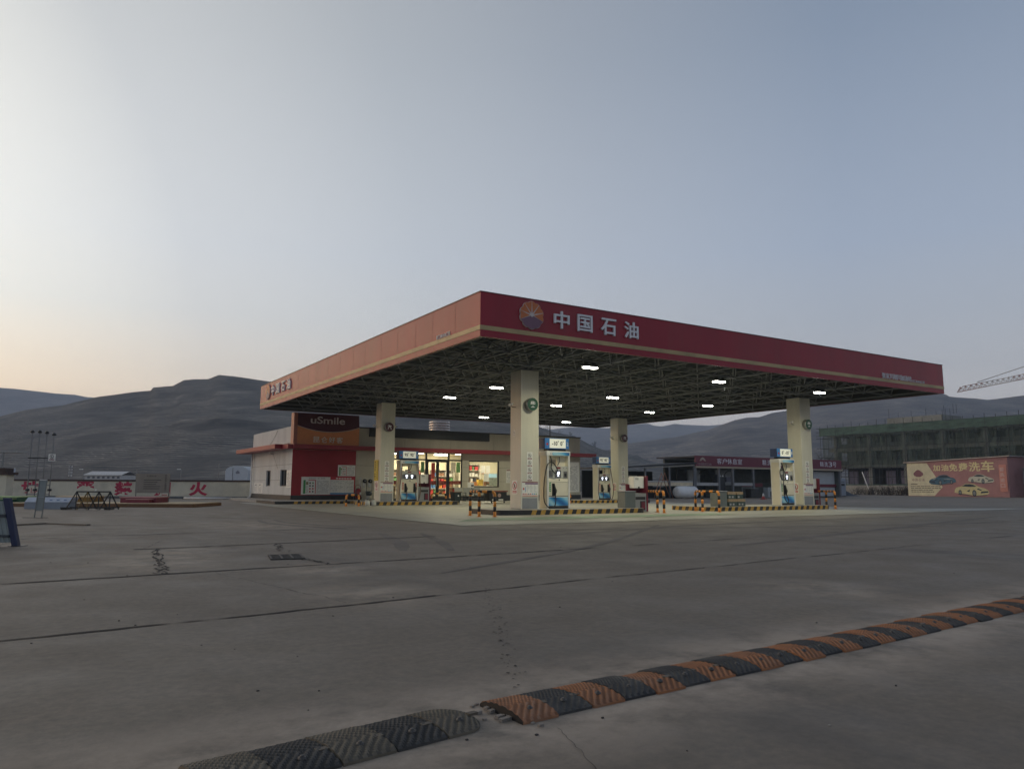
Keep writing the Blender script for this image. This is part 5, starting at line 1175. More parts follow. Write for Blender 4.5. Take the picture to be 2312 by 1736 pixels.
for k in range(9):
    z = .62+3.1*k/8; b = .05*math.sin(k*1.1)+.10*(k in (2, 3, 4, 5)); vs += [(MX-.02, 25.12, z), (MX-.05-b*.3, 24.72, z), (MX-.03-b, 24.32-b*.5, z)]
mb = MB().mat(M('salmon_sheet', (.56, .24, .19), rough=.6, var=.06)); mb.smooth = True; mb.add(vs, [(3*k+j, 3*k+j+1, 3*k+j+4, 3*k+j+3) for k in range(8) for j in range(2)]); mb.build('sheet', pp)
mb = MB().mat(M('pale_print', (.62, .42, .38), rough=.6, var=0)); [mb.text(c, (MX-.14, 25.0, 2.95-.62*k), -Y3, Z3, .5, .46, .003, .03) for k, c in enumerate('普洗进口')]; mb.build('sheet_lettering', pp)
ds = thing('dark_wash_tunnel', 'dark wash tunnel with a maroon header at the right edge of the yard', 'building', (88, 20, 0))
MB().mat(M('tunnel_dark', (.014, .015, .018), rough=.8)).box(86.5, 90, 10, 23.4, 0, 3.6).build('dark_bay', ds)
MB().mat(M('tunnel_header', (.10, .02, .035), rough=.6, var=.2)).box(86.2, 86.5, 10, 23.5, 3.55, 4.6).build('header', ds)
mb = MB().mat(M('dim_letter', (.30, .17, .18), var=0)); [mb.text(c, (86.19, 22.3-1.15*k, 3.9), -Y3, Z3, .62, .5, .02, .01) for k, c in enumerate('洗车机')]; mb.build('header_lettering', ds)
MB().mat(PST).box(84.6, 84.75, 23.2, 23.35, 0, 3.3).box(84.4, 85.6, 22.9, 23.4, 3.2, 3.28).build('post', ds)
MB().mat(M('tunnel_box', (.12, .13, .15))).box(84.9, 85.3, 22.4, 22.9, 2.7, 3.15).build('control_box', ds)

# ------------------------------------------------------------------ building under construction
cb = thing('unfinished_building', 'three-storey concrete building shell wrapped in dark green safety net with scaffolding', 'building', (112, 47, 0))
KX = 105.0; Y0, Y1 = 8.0, 62.6
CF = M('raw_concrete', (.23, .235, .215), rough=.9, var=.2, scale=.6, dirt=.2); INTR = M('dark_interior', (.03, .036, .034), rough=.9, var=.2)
mb = MB().mat(CF)
for z, h in ((4.2, .5), (7.0, .55), (9.6, .5)): mb.box(KX, KX+14, Y0, Y1, z, z+h)
mb.build('floor_slab', cb)
for y in (61.3, 55.1, 49.1, 43.0, 36.9, 30.8, 24.7, 18.6, 12.5): MB().mat(CF).box(KX-.08, KX+.6, y-.3, y+.3, 0, 9.6).build('column', cb)
infill = M('block_infill', (.085, .10, .09), rough=.9, var=.25, scale=.8)
for y in (61.3, 55.1, 49.1, 43.0, 36.9, 30.8, 24.7, 18.6):
    for z0, z1 in ((4.7, 7.0), (7.55, 9.6)):
        mb = MB().mat(infill); a, b = y-5.8, y-.3; q = (b-a)/3
        mb.box(KX+.3, KX+.5, a, b, z0, z0+.75); mb.box(KX+.3, KX+.5, a, a+.5, z0+.75, z1); mb.box(KX+.3, KX+.5, a+2.2, a+3.2, z0+.75, z1); mb.box(KX+.3, KX+.5, b-.5, b, z0+.75, z1)
        mb.build('infill_wall', cb)
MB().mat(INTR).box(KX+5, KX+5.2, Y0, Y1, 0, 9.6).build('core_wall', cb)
[MB().mat(M('lilac_cloth', (.15, .14, .19), rough=.9, var=.2)).box(KX+1.2, KX+1.3, y, y+w, .9, 3.7).build('cloth_screen', cb) for y, w in ((58.2, 1.7), (55.9, 1.2), (51.6, 1.6), (50.0, .7))]
def net_material():
    m = bpy.data.materials.new('safety_net'); m.use_nodes = True; N = m.node_tree.nodes; L = m.node_tree.links; b = N['Principled BSDF']
    tc = N.new('ShaderNodeTexCoord'); nz = N.new('ShaderNodeTexNoise'); nz.inputs['Scale'].default_value = .7; nz.inputs['Detail'].default_value = 6; nz.inputs['Roughness'].default_value = .7
    mp = N.new('ShaderNodeMapping'); mp.inputs['Scale'].default_value = (1, 1.6, .5); L.new(tc.outputs['Object'], mp.inputs[0]); L.new(mp.outputs[0], nz.inputs['Vector'])
    cr = N.new('ShaderNodeValToRGB'); e = cr.color_ramp.elements; e[0].position = .35; e[0].color = (.045, .065, .052, 1); e[1].position = .7; e[1].color = (.11, .15, .12, 1)
    L.new(nz.outputs['Fac'], cr.inputs[0]); L.new(cr.outputs[0], b.inputs['Base Color']); b.inputs['Roughness'].default_value = .9
    mr = N.new('ShaderNodeMapRange'); mr.inputs['From Min'].default_value = .35; mr.inputs['From Max'].default_value = .7; mr.inputs['To Min'].default_value = .30; mr.inputs['To Max'].default_value = .72
    L.new(nz.outputs['Fac'], mr.inputs['Value']); L.new(mr.outputs[0], b.inputs['Alpha'])
    return m
NET = net_material(); NETB = M('net_band', (.075, .125, .10), rough=.9, var=.3, scale=.8)
def netsheet(x, ya, yb, za, zb_, m, amp):
    ny_, nz_ = max(4, int(abs(yb-ya)/.8)), 6; vs = []; mb = MB().mat(m); mb.smooth = True
    for i in range(ny_+1):
        for j in range(nz_+1): vs.append((x+random.uniform(-amp, amp), ya+(yb-ya)*i/ny_, za+(zb_-za)*j/nz_+(random.uniform(-amp, amp)*.6 if j in (0, nz_) else 0)))
    w = nz_+1; mb.add(vs, [(i*w+j, (i+1)*w+j, (i+1)*w+j+1, i*w+j+1) for i in range(ny_) for j in range(nz_)]); return mb
for ya, yb, za, zb_ in ((62.9, 49, 4.3, 9.8), (49, 35, 4.4, 9.7), (35, 8, 4.4, 9.7)): netsheet(KX-1.3, ya, yb, za, zb_, NET, .16).build('green_net', cb)
netsheet(KX-1.5, 63.4, 8, 9.75, 11.05, NETB, .10).build('parapet_net', cb)
netsheet(KX-1.3, 63.0, 8, 1.0, 1.55, NETB, .1).build('low_net', cb)
SC = M('scaffold_tube', (.03, .035, .033), rough=.6, var=.2)
mb = MB().mat(SC)
for k in range(37): y = 63.2-1.5*k; mb.tube([(KX-1.45, y, 0), (KX-1.45, y, 11.6+random.uniform(-.2, .5))], .04, 5, False); mb.tube([(KX-.5, y, 0), (KX-.5, y, 9.6)], .035, 5, False)
for z in (1.0, 2.7, 4.3, 6.0, 7.6, 9.3, 9.75, 10.4, 11.05): mb.tube([(KX-1.45, 64.0, z), (KX-1.45, 8, z)], .04, 5, False)
for k in range(9):
    y = 63-6*k; mb.tube([(KX-1.4, y, 4.3), (KX-1.4, y-5, 9.7)], .035, 5, False); mb.tube([(KX-1.4, y, .1), (KX-1.4, y-3, 4.3)], .035, 5, False)
for z in (4.3, 6.0, 7.6, 9.3): mb.tube([(KX-1.9, 63.3, z), (KX+3, 63.3, z)], .04, 5, False)
mb.build('scaffolding', cb)
mb = MB().mat(CF); mb.box(114, 120, 47.8, 57.3, 12.0, 12.95); [mb.box(114.05, 114.6, y, y+.6, 10.1, 12) for y in (48.2, 52.0, 56.5)]; mb.box(118, 119, 47.9, 57, 10.1, 12); ph = mb.build('roof_structure', cb)
mb = MB().mat(SC); [mb.tube([(114.2, y, 12.9), (114.2, y, 13.4+random.random()*1.4)], .03, 4) for y in (57, 55.3, 53, 50.5, 48.8, 47.5, 46, 45.5)]; [mb.tube([(112, y, 10), (112, y, 13.6)], .03, 4) for y in (46.6, 46.1, 45.4)]; mb.build('rebar', cb)
# low wall and scrub in front of it
tag(MB().mat(M('low_wall', (.28, .27, .24), rough=.85, var=.15, dirt=.3)).box(99.0, 99.25, 36.5, 66, 0, 1.35).build('low_boundary_wall', loc=(99, 50, 0)), 'low pale wall at the foot of the unfinished building', 'wall')
tag(MB().mat(WHITE).tube([(97.6, 50.6, 0), (97.6, 51.8, 3.4)], .07, 6).build('leaning_pole', loc=(97.6, 50.6, 0)), 'white pole leaning against the unfinished building', 'pole')
TWIG = M('bare_twig', (.035, .028, .022), rough=.9, var=.3)
def bare_tree(base, h, spread, label, depth=5, group=None, name='bare_tree', seed=1, cat='tree', r0=.05, sway=.25):
    r_ = random.Random(seed); base = Vector(base); t_ = thing(name, label, cat, base, group)
    tk = MB().mat(TWIG); cr = MB().mat(TWIG)
    def grow(p, d, L_, r, lv):
        q = p+d*L_; mid = p.lerp(q, .5)+Vector((r_.uniform(-1, 1), r_.uniform(-1, 1), 0))*L_*.05
        (tk if lv == 0 else cr).tube([p, mid, q], [r, r*.85, r*.68], 5 if lv < 2 else 3, False)
        if lv >= depth: return
        for k in range(r_.choice((2, 3, 3)) if lv else 4):
            nd = (d + Vector((r_.gauss(0, 1), r_.gauss(0, 1), r_.uniform(-.1, .7)))*spread).normalized()
            grow(p.lerp(q, r_.uniform(.55, 1)), nd, L_*r_.uniform(.58, .8), r*.58, lv+1)
    grow(base, Vector((0.03, 0, 1)), h*.34, r0*h/2, 0); tk.build('trunk', t_); cr.build('crown', t_); return t_
bare_tree((84.5, 47.6, 0), 7.0, .62, 'bare tree before the unfinished building, left of the painted wall', 6, seed=5, r0=.035)
def scrub(c, n, w, h, label, seed, col=TWIG):
    r_ = random.Random(seed); t_ = MB().mat(col); c = Vector(c)
    for k in range(n):
        p = c+Vector((r_.gauss(0, w*.3), r_.gauss(0, w*.5), 0)); q = p+Vector((r_.gauss(0, .35)*h, r_.gauss(0, .45)*h, h*r_.uniform(.4, 1.1)))
        t_.tube([p, p.lerp(q, .5)+Vector((r_.gauss(0, .08), r_.gauss(0, .08), .05)), q], [.03, .02, .008], 3, False)
        for b in range(3):
            s = p.lerp(q, r_.uniform(.3, .9)); t_.tube([s, s+Vector((r_.gauss(0, .25), r_.gauss(0, .25), r_.uniform(0, .35)))*h], [.014, .006], 3, False)
    o = t_.build('dry_shrub', loc=c); return tag(o, label, 'shrub', 'dry shrubs along the low wall')
scrub((86.5, 44.0, 0), 70, 2.6, 1.1, 'dry shrub clump right beside the bare tree', 1)
scrub((87.5, 41.0, 0), 90, 2.6, 1.3, 'dense dry shrub clump between the tree and the painted wall', 2)
scrub((87.0, 38.3, 0), 80, 2.0, 1.3, 'dry shrub clump against the left edge of the painted wall', 3)
bare_tree((97.0, 61.0, 0), 4.0, .6, 'small bare tree at the far left end of the low wall', 5, seed=9)
# ------------------------------------------------------------------ tower crane
A, Bp = Vector((153.9, 65.3, 21.2)), Vector((172.5, 52.5, 25.8)); mast = Vector((205, 30, 0)); top = A+(Bp-A)*2.75
tc_ = thing('tower_crane', 'red and white lattice jib of a tower crane reaching in from the right', 'crane', mast)
dv = (top-A).normalized(); sd = dv.cross(Z3).normalized(); upv = sd.cross(dv)
JM = [M('crane_red', (.24, .09, .07), rough=.6, var=.1), M('crane_white', (.46, .42, .40), rough=.6, var=.1)]
LJ = (top-A).length; mb = MB(); nb = int(LJ/1.15)
for k in range(nb):
    p, q = A+dv*(LJ*k/nb), A+dv*(LJ*(k+1)/nb); mb.mat(JM[(k//5) % 2]); hk = 1.0 if k else .2; hq = 1.0
    for s in (-.55, .55): mb.tube([p+sd*s, q+sd*s], .06, 4, False); mb.tube([p+sd*s, (p+q)/2+upv*hq], .05, 4, False); mb.tube([q+sd*s, (p+q)/2+upv*hq], .05, 4, False)
    mb.tube([p+upv*hk, q+upv*hq], .06, 4, False); mb.tube([p-sd*.55, q+sd*.55], .04, 4, False)
mb.build('jib', tc_)
apex = top+Vector((0, 0, 9)); mb = MB().mat(SC)
for f_ in (.068, .26, .55): mb.tube([A+dv*LJ*f_+upv*1.25, apex], .06, 4, False)
mb.build('tie_bar', tc_)
mb = MB().mat(JM[0])
for s1 in (-.8, .8):
    for s2 in (-.8, .8): mb.tube([(top.x+s1, top.y+s2, 0), (top.x+s1, top.y+s2, top.z+2)], .1, 4, False)
for k in range(14):
    z = 2*k; mb.tube([(top.x-.8, top.y-.8, z), (top.x+.8, top.y-.8, z+2)], .06, 4, False); mb.tube([(top.x-.8, top.y+.8, z), (top.x-.8, top.y-.8, z+2)], .06, 4, False)
mb.tube([(top.x, top.y, top.z), apex], .2, 5, False); mb.build('mast', tc_)
# bushes on the near ridge behind the shop
for k, (px, py, d, h) in enumerate(((1216, 964, 380, 7), (1233, 970, 385, 6), (1262, 979, 385, 5), (1287, 983, 385, 5), (1344, 1010, 395, 7), (1196, 958, 380, 6))):
    p = at(px, py+3, d+45); bare_tree((p.x, p.y, p.z-1), h, .75, ['small tree on the skyline behind the mast', 'second small tree on the skyline right of the mast', 'low bush on the ridge right of the mast', 'low bush farther right on the ridge', 'lone round tree on the ridge above the pump sign of the far pump', 'small tree on the skyline left of the mast'][k], 5, 'trees on the near ridge', 'ridge_tree', seed=20+k, r0=.05)
# ------------------------------------------------------------------ left background
WD = 56.0
def wp(px): p = at(px, 1100, WD); return Vector((p.x, p.y, 0))
w0, w1 = wp(-420), wp(700); wd = (w1-w0).normalized(); wn_ = wd.cross(Z3)   # towards the camera
bw = thing('boundary_wall', 'long cream boundary wall with dark red coping and big red painted characters', 'wall', (w0+w1)/2)
MB().mat(M('wall_cream', (.66, .61, .48), rough=.85, var=.12, scale=.8, dirt=.3)).obox(w0, w1-w0, -wn_*.24, Z3*1.24).build('wall', bw)
MB().mat(M('coping_brown', (.06, .035, .028), rough=.8, var=.3)).obox(w0+wn_*.06+Z3*1.241, w1-w0, -wn_*.36, Z3*.12).build('coping', bw)
MB().mat(M('wall_foot', (.12, .125, .125), rough=.8, var=.15)).obox(w0+wn_*.012, w1-w0, -wn_*.01, Z3*.16).build('grey_foot', bw)
mb = MB().mat(M('wall_red_paint', (.46, .035, .075), rough=.8, var=.2, scale=2, dirt=.15)); sx_ = WD/1697*.99
for c, px in (('重', -70), ('地', 47), ('严', 170), ('禁', 258), ('烟', 343), ('火', 427)):
    p = wp(px); mb.text(c, p+wn_*.003+Z3*.20, wd, Z3, 1.38, 1.02, .006, .045)
mb.build('painted_characters', bw)
# notice board on two posts
d = 39.2; a, b = at(305, 1138, d), at(379.5, 1138, d); a.z = b.z = 0; ud = (b-a).normalized(); nd = ud.cross(Z3)
nb_ = thing('post_notice_board', 'dark grey notice board on two thin posts before the boundary wall', 'notice board', (a+b)/2)
for p in (a, b): MB().mat(STEEL).tube([p, p+Z3*1.62], .03, 6).build('post', nb_)
MB().mat(M('board_grey', (.25, .225, .19), rough=.7, var=.1)).obox(a+nd*.04+Z3*.60-ud*.03, (b-a)+ud*.06, -nd*.03, Z3*1.0).build('panel', nb_)
mb = MB().mat(M('board_ink', (.05, .045, .04), var=0)); L_ = (b-a).length
for k, c in enumerate('施工现场注意'): mb.text(c, a+nd*.045+ud*(.52+.085*k)+Z3*1.44, ud, Z3, .07, .06, .003)
for k in range(5): mb.obox(a+nd*.045+ud*.38+Z3*(1.25-.11*k), ud*random.uniform(.6, .95), nd*.003, Z3*.03)
for k, c in enumerate('安全生产文明施工'): mb.text(c, a+nd*.045+ud*(L_*.87)+Z3*(1.46-.105*k), ud, Z3, .09, .085, .003, .01)
mb.build('board_print', nb_)
# brown edged island with coloured tank covers
d = 35.; k0, k1 = at(-160, 1140, d), at(436, 1140, d); k0.z = k1.z = 0; kd = (k1-k0).normalized(); kn = kd.cross(Z3)
BR = M('brown_kerb', (.17, .085, .035), rough=.7, var=.2, dirt=.2); TAN = M('sand_top', (.46, .36, .22), rough=.8, var=.15)
kb = thing('brown_kerb_bed', 'low tan bed with brown kerb carrying the coloured tank covers', 'raised bed', (k0+k1)/2)
MB().mat(BR).obox(k0, k1-k0, -kn*3.4, Z3*.15).build('kerb', kb); MB().mat(TAN).obox(k0+kn*-.06+kd*.06+Z3*.151, (k1-k0)-kd*.12, -kn*3.28, Z3*.02).build('top', kb)
def cover(px0, px1, d, z1, top, side, label, step=None):
    a, b = at(px0, 1125, d), at(px1, 1125, d); a.z = b.z = .171; u = (b-a).normalized(); n = u.cross(Z3)
    t_ = thing('tank_cover', label, 'tank cover', (a+b)/2, 'coloured tank covers')
    bd_ = MB().mat(side).obox(a, b-a, -n*1.3, Z3*(z1-.17-.05)).build('cover_side', t_); MB().mat(top).obox(a+n*.04-u*.04+Z3*(z1-.17-.049), (b-a)+u*.08, -n*1.4, Z3*.05).build('cover_top', t_)
    if step: MB().mat(side).obox(a+n*.42+u*(b-a).length*.3, (b-a)*.62, -n*.38, Z3*(z1-.17)*.55).build('cover_step', t_); MB().mat(top).obox(a+n*.45+u*(b-a).length*.28+Z3*((z1-.17)*.55+.001), (b-a)*.66, -n*.44, Z3*.03).build('step_top', t_)
cover(-60, 44, 36.5, .44, M('cover_pale_green', (.40, .50, .24), rough=.6, var=.1), M('cover_green', (.03, .10, .05), rough=.6, var=.1), 'dark green tank cover with pale green top at the left edge', True)
cover(128, 202, 37.0, .46, M('cover_cream', (.60, .46, .28), rough=.6, var=.1), M('cover_ochre', (.24, .13, .03), rough=.6, var=.1), 'ochre tank cover with cream top behind the black trestle')
cover(272, 352, 36.4, .45, M('cover_pink', (.50, .26, .24), rough=.6, var=.1), M('cover_crimson', (.20, .03, .045), rough=.6, var=.1), 'crimson tank cover with pink top under the notice board', True)
d = 32.; a, b = at(55.7, 1130, d), at(155, 1130, d); a.z = b.z = 0; u = (b-a).normalized(); n = u.cross(Z3)
bl = thing('concrete_block', 'long pale blue painted block lying between the frame and the trestle', 'block', (a+b)/2)
MB().mat(M('block_blue', (.22, .26, .32), rough=.7, var=.12)).prism([(0, 0), (.55, 0), (.42, .46), (.13, .46)] if 0 else [(-.05, 0), (.6, 0), (.55, .3), (.45, .47), (.13, .47), (0, .3)], a, -n, Z3, 0).build('end_face', bl) if 0 else None
MB().mat(M('block_blue', (.24, .27, .31), rough=.7, var=.12)).obox(a, b-a, -n*.6, Z3*.29).build('block_side', bl); MB().mat(M('block_top', (.44, .48, .55), rough=.6, var=.1)).add([a+Z3*.291, b+Z3*.291, b-n*.22+Z3*.48+u*.1, a-n*.22+Z3*.48, a-n*.6+Z3*.48, b-n*.6+Z3*.48+u*.1, a-n*.6+Z3*.291, b-n*.6+Z3*.291], [(0, 1, 2, 3), (3, 2, 5, 4), (0, 3, 4, 6), (1, 7, 5, 2), (6, 4, 5, 7)]).build('block_top', bl)
mb = MB().mat(M('blue_print', (.10, .16, .30), var=0)); [mb.obox(a+u*(1.0+.3*k)+Z3*.36-n*.075+n*.01, u*.12, n*.004, Z3*.035-n*.03) for k in range(3)]; mb.build('block_print', bl)
# black and yellow trestle barrier
d = 31.; p0, p1, q0, q1 = at(147, 1150, d), at(260, 1146, d), at(169, 1110, d), at(248.5, 1110, d); p0.z = p1.z = 0
u = (p1-p0).normalized(); n = u.cross(Z3); TB = M('trestle_black', (.022, .02, .016), rough=.6, var=.3, scale=6); TYW = M('trestle_yellow', (.16, .10, .02), rough=.6, var=.4, scale=8)
tb = thing('barrier_trestle', 'low black barrier trestle of crossed steel bars on the yard', 'barrier', (p0+p1)/2)
L_ = (p1-p0).length; ht = .74; i0, i1 = .42, L_-.24
MB().mat(TB).bar(p0+u*i0+Z3*ht, p0+u*i1+Z3*ht, .05).build('top_bar', tb)
for s in (-1, 1): MB().mat(TB).bar(p0+n*s*.34+Z3*.1, p1+n*s*.34+Z3*.1, .045).build('bottom_bar', tb)
for k in range(4):
    c = p0+u*(i0+(i1-i0)*k/3)
    for s in (-1, 1):
        for w_ in (-.2, .2): MB().mat(TYW if (k == 1 and s == 1) else TB).bar(c+Z3*ht, c+n*s*.36+u*w_+Z3*.03, .035).build('leg', tb)
for k in range(2): MB().mat(TB).bar(p0+u*(.05 if k else i1)+n*-.36+Z3*.05, p0+u*(.05 if k else i1)+n*.36+Z3*.05, .05).build('foot', tb)
MB().mat(PAPER).tube([p0+u*(i0+.75)+Z3*(ht+.02), p0+u*(i0+.78)+Z3*(ht+.10)], .03, 6).build('tag', tb)
# tall narrow frame standing on a thin base
d = 24.; a, b = at(77.3, 1170, d), at(94, 1170, d); a.z = b.z = 0; u = (b-a).normalized(); n = u.cross(Z3)
fm = thing('standing_frame', 'tall narrow steel frame with grey panels on a flat base', 'sign frame', (a+b)/2)
for p, lean in ((a, .07), (b, .07)): MB().mat(STEEL).bar(p, p+u*lean+Z3*1.18, .025).build('frame_post', fm)
MB().mat(WHITE).bar(a+u*.07+Z3*1.18, b+u*.07+Z3*1.18, .025).build('frame_top', fm); MB().mat(STEEL).bar(a+u*.04+Z3*.62, b+u*.04+Z3*.62, .02).bar(a+u*.012+Z3*.22, b+u*.012+Z3*.22, .02).build('cross_bar', fm)
PG = M('frame_panel', (.22, .25, .25), rough=.5, var=.1); L_ = (b-a).length
MB().mat(PG).obox(a+u*.055+Z3*.635, u*(L_-.03), -n*.008, Z3*.53+u*.03).build('upper_panel', fm); MB().mat(PG).obox(a+u*.03+Z3*.235, u*(L_-.03), -n*.008, Z3*.375+u*.024).build('lower_panel', fm)
MB().mat(DARK).obox(a-u*.3+n*.12, u*.75+n*-.05, -n*.03, Z3*.012).obox(a-u*.12, u*.45, n*.16, Z3*.01).build('base_plate', fm)
# tank vent pipes with a no fire sign
d = 45.; vp = thing('vent_pipe_rack', 'row of thin tank vent pipes tied by a dark bar, red valves below', 'vent pipes', at(86, 1125, d)*1)
VB = M('pipe_grey', (.20, .20, .20), rough=.6, var=.15)
for px, zt_ in ((60.5, 4.05), (77.5, 4.05), (94, 4.0), (110.5, 3.9)):
    p = at(px, 1120, d); p.z = 0; MB().mat(VB).tube([p, p+Z3*zt_], .03, 6).build('pipe', vp)
    MB().mat(DARK).tube([p+Z3*zt_, p+Z3*(zt_+.05), p+Z3*(zt_+.16)], [.10, .12, .06], 8).build('vent_cap', vp)
    MB().mat(DARK).tube([p+Z3*.68-_rt*.1, p+Z3*.68+_rt*.1], .07, 8).build('valve', vp)
p, q = at(64, 1034, d), at(108, 1034, d); MB().mat(DARK).bar(p, q, .07).build('tie_bar', vp)
for z in (.42, .95): p, q = at(60.5, 1100, d), at(110.5, 1100, d); p.z = q.z = z; MB().mat(VB).bar(p, q, .05).build('cross_pipe', vp)
sg = thing('no_fire_sign', 'small square white no-fire sign on the vent pipe rack', 'sign', at(116.4, 1033, 44.9))
o = at(108.6, 1040.5, 44.9); MB().mat(PAPER).obox(o, _rt*.41, -(_rt.cross(Z3))*.02, Z3*.41).build('panel', sg)
mb = MB(); nn_ = _rt.cross(Z3); c = o+_rt*.205+Z3*.25+nn_*.002
mb.mat(INK).disc(c, _rt, Z3, .125, .003); mb.mat(PAPER).disc(c+nn_*.0035, _rt, Z3, .095, .002); mb.mat(INK).prism([(-.04, -.07), (.04, -.06), (.0, .07)], c+nn_*.006, _rt, Z3, .002); mb.bar(c+nn_*.01-_rt*.09+Z3*.09, c+nn_*.01+_rt*.09-Z3*.09, .02)
mb.mat(MAROON).obox(o+_rt*.05+Z3*.05+nn_*.002, _rt*.31, nn_*.003, Z3*.06); mb.build('sign_print', sg)
# gate pillar, leaning gate leaf with blue frame
d = 40.; pc = at(2, 1100, d); pc.z = 0
gp_ = thing('gate_pillar', 'cream gate pillar with stepped dark brown cap at the left edge', 'pillar', pc)
n = _rt.cross(Z3)
MB().mat(M('wall_cream', (.46, .42, .31))).obox(pc-_rt*.9, _rt*1.15, -n*.6, Z3*1.5).build('pillar_shaft', gp_)
MB().mat(M('coping_brown', (.06, .035, .028))).obox(pc-_rt*1.0+n*.1+Z3*1.501, _rt*1.40, -n*.8, Z3*.14).obox(pc-_rt*.95+n*.05+Z3*1.642, _rt*1.12, -n*.7, Z3*.22).build('pillar_cap', gp_)
gl_ = thing('gate_leaf', 'leaning corrugated gate leaf with a thick blue edge post at the left edge', 'gate', at(20, 1270, 12.5))
b0 = at(28, 1275, 13.2); t0 = at(12, 1124, 13.2); b0.z = 0; n = _rt.cross(Z3)
BLU = M('gate_blue', (.008, .018, .065), rough=.45, var=.12)
MB().mat(BLU).obox(b0-_rt*.05, _rt*.105, -n*.10, (t0-b0)).build('edge_post', gl_, bevel=.01)
CG_ = M('corrugated_sheet', (.22, .26, .26), rough=.55, var=.12); mb = MB().mat(CG_); lean = (t0-b0)
for k in range(30):
    o = b0-_rt*(.05+.045*(k+1))-n*.02+Z3*.06; mb.obox(o+n*(.012 if k % 2 else 0), _rt*.045, -n*.01, lean*.86)
mb.build('corrugated_panel', gl_)
MB().mat(M('gate_rail', (.04, .05, .06), rough=.6)).obox(b0-_rt*1.4+lean*.22+n*.015, _rt*1.35-Z3*.03, -n*.04, Z3*.04).obox(b0-_rt*1.4+lean*.60+n*.015, _rt*1.35, -n*.04, Z3*.05).build('gate_rail', gl_)
MB().mat(DARK).obox(b0-_rt*.08+n*.05, _rt*.22, -n*.2, Z3*.008).build('foot_plate', gl_)
# far sheds and poles beyond the wall
d = 150.; a, b, c, e = at(191, 1082, d), at(191, 1074, d), at(273, 1067.5, d), at(293, 1076, d)
sh = thing('far_long_shed', 'long low pale shed with a row of windows far beyond the boundary wall', 'shed', (a.x, a.y, 0))
bx0 = Vector((a.x, a.y, 0)); ln = Vector((c.x-a.x, c.y-a.y, 0)); lu = ln.normalized(); ln_ = lu.cross(Z3)
MB().mat(M('far_white', (.50, .48, .46), rough=.8, var=.1)).obox(bx0, ln, -ln_*6, Z3*2.7).build('wall', sh)
MB().mat(M('far_roof', (.46, .46, .47), rough=.6)).prism([(-.4, 2.65), (3.0, 3.5), (6.4, 2.65)], bx0-lu*.3, -ln_, Z3, 0).build('gable', sh)
MB().mat(M('far_roof', (.46, .46, .47))).add([bx0+ln_*.4+Z3*2.7-lu*.3, bx0+ln+ln_*.4+Z3*2.7+lu*.3, bx0+ln-ln_*3+Z3*3.5+lu*.3, bx0-ln_*3+Z3*3.5-lu*.3, bx0+ln-ln_*6.4+Z3*2.7+lu*.3, bx0-ln_*6.4+Z3*2.7-lu*.3], [(0, 1, 2, 3), (3, 2, 4, 5)]).build('roof', sh)
for k in range(7): MB().mat(M('far_window', (.10, .10, .11), var=0)).obox(bx0+lu*(.5+.98*k)+ln_*.01+Z3*2.05, lu*.5, -ln_*.03, Z3*.4).build('window', sh)
d = 120.; a, b = at(508, 1080, d), at(559, 1080, d); a.z = b.z = 0; u = (b-a).normalized(); n = u.cross(Z3); L_ = (b-a).length
tn = thing('far_arched_tent', 'white arched tent hall beyond the boundary wall beside the shop', 'tent', (a+b)/2)
arcp = [(0, 0), (0, 3.1)]+[(L_/2-L_/2*math.cos(t), 3.1+.85*math.sin(t)) for t in [math.pi*k/10 for k in range(1, 10)]]+[(L_, 3.1), (L_, 0)]
MB().mat(M('tent_white', (.52, .54, .57), rough=.7, var=.06)).prism(arcp, a-n*9, u, Z3, 9.0).build('hall', tn)
MB().mat(VB).bar(a+u*L_*.33+n*.03, a+u*L_*.33+n*.03+Z3*3.6, .08).build('door_edge', tn); mb = MB().mat(M('tent_print', (.20, .20, .24), var=0)); mb.prism([(-.3, 0), (0, .3), (.3, 0), (.3, -.25), (-.3, -.25)], a+u*L_*.55+n*.012+Z3*2.95, u, Z3, .02); mb.build('tent_print', tn)
tag(MB().mat(M('dull_red', (.22, .09, .11), rough=.7)).obox(b+u*.2-n*2, u*.5, -n*.4, Z3*3.2+u*.4).build('red_brace_panel', loc=b), 'dull red leaning panel between the tent and the shop', 'panel')
for k, (px, d, py0, lab) in enumerate(((157, 110, 1050, 'slim pole with stacked boxes beyond the wall, left of the long shed'), (187, 120, 1060, 'short street pole with a small lamp beside the long shed'), (307, 120, 1060, 'thin pole just left of the notice board beyond the wall'), (408, 120, 1060, 'slim lamp pole beyond the wall, right of the notice board'), (493, 110, 1046, 'slim pole beyond the wall beside the arched tent'))):
    p = at(px, 1080, d); p.z = 0; t = at(px, py0, d); tt = thing('far_pole', lab, 'pole', p, 'poles beyond the boundary wall'); MB().mat(VB).tube([p, Vector((p.x, p.y, t.z))], .06, 5).build('shaft', tt)
    if k == 0:
        for q in range(4): MB().mat(M('far_white', (.5, .48, .46))).obox(Vector((p.x, p.y, t.z-.35-.42*q))-_rt*.22, _rt*.44, _fw*.2, Z3*.28).build('box', tt)
    elif k in (1, 3): MB().mat(WHITE).obox(Vector((p.x, p.y, t.z))-_rt*.1-_fw*.1, -_rt*.55, _fw*.2, Z3*.12).build('lamp_head', tt)
p = at(-12, 1080, 60); p.z = 0; wbx = thing('pale_sign_box', 'blank pale L-shaped sign box above the wall at the left edge', 'sign box', at(21, 1075, 60))
a = at(10.5, 1066, 60); b = at(20, 1073, 60); SG2 = M('pale_box', (.50, .54, .62), rough=.5, var=.05)
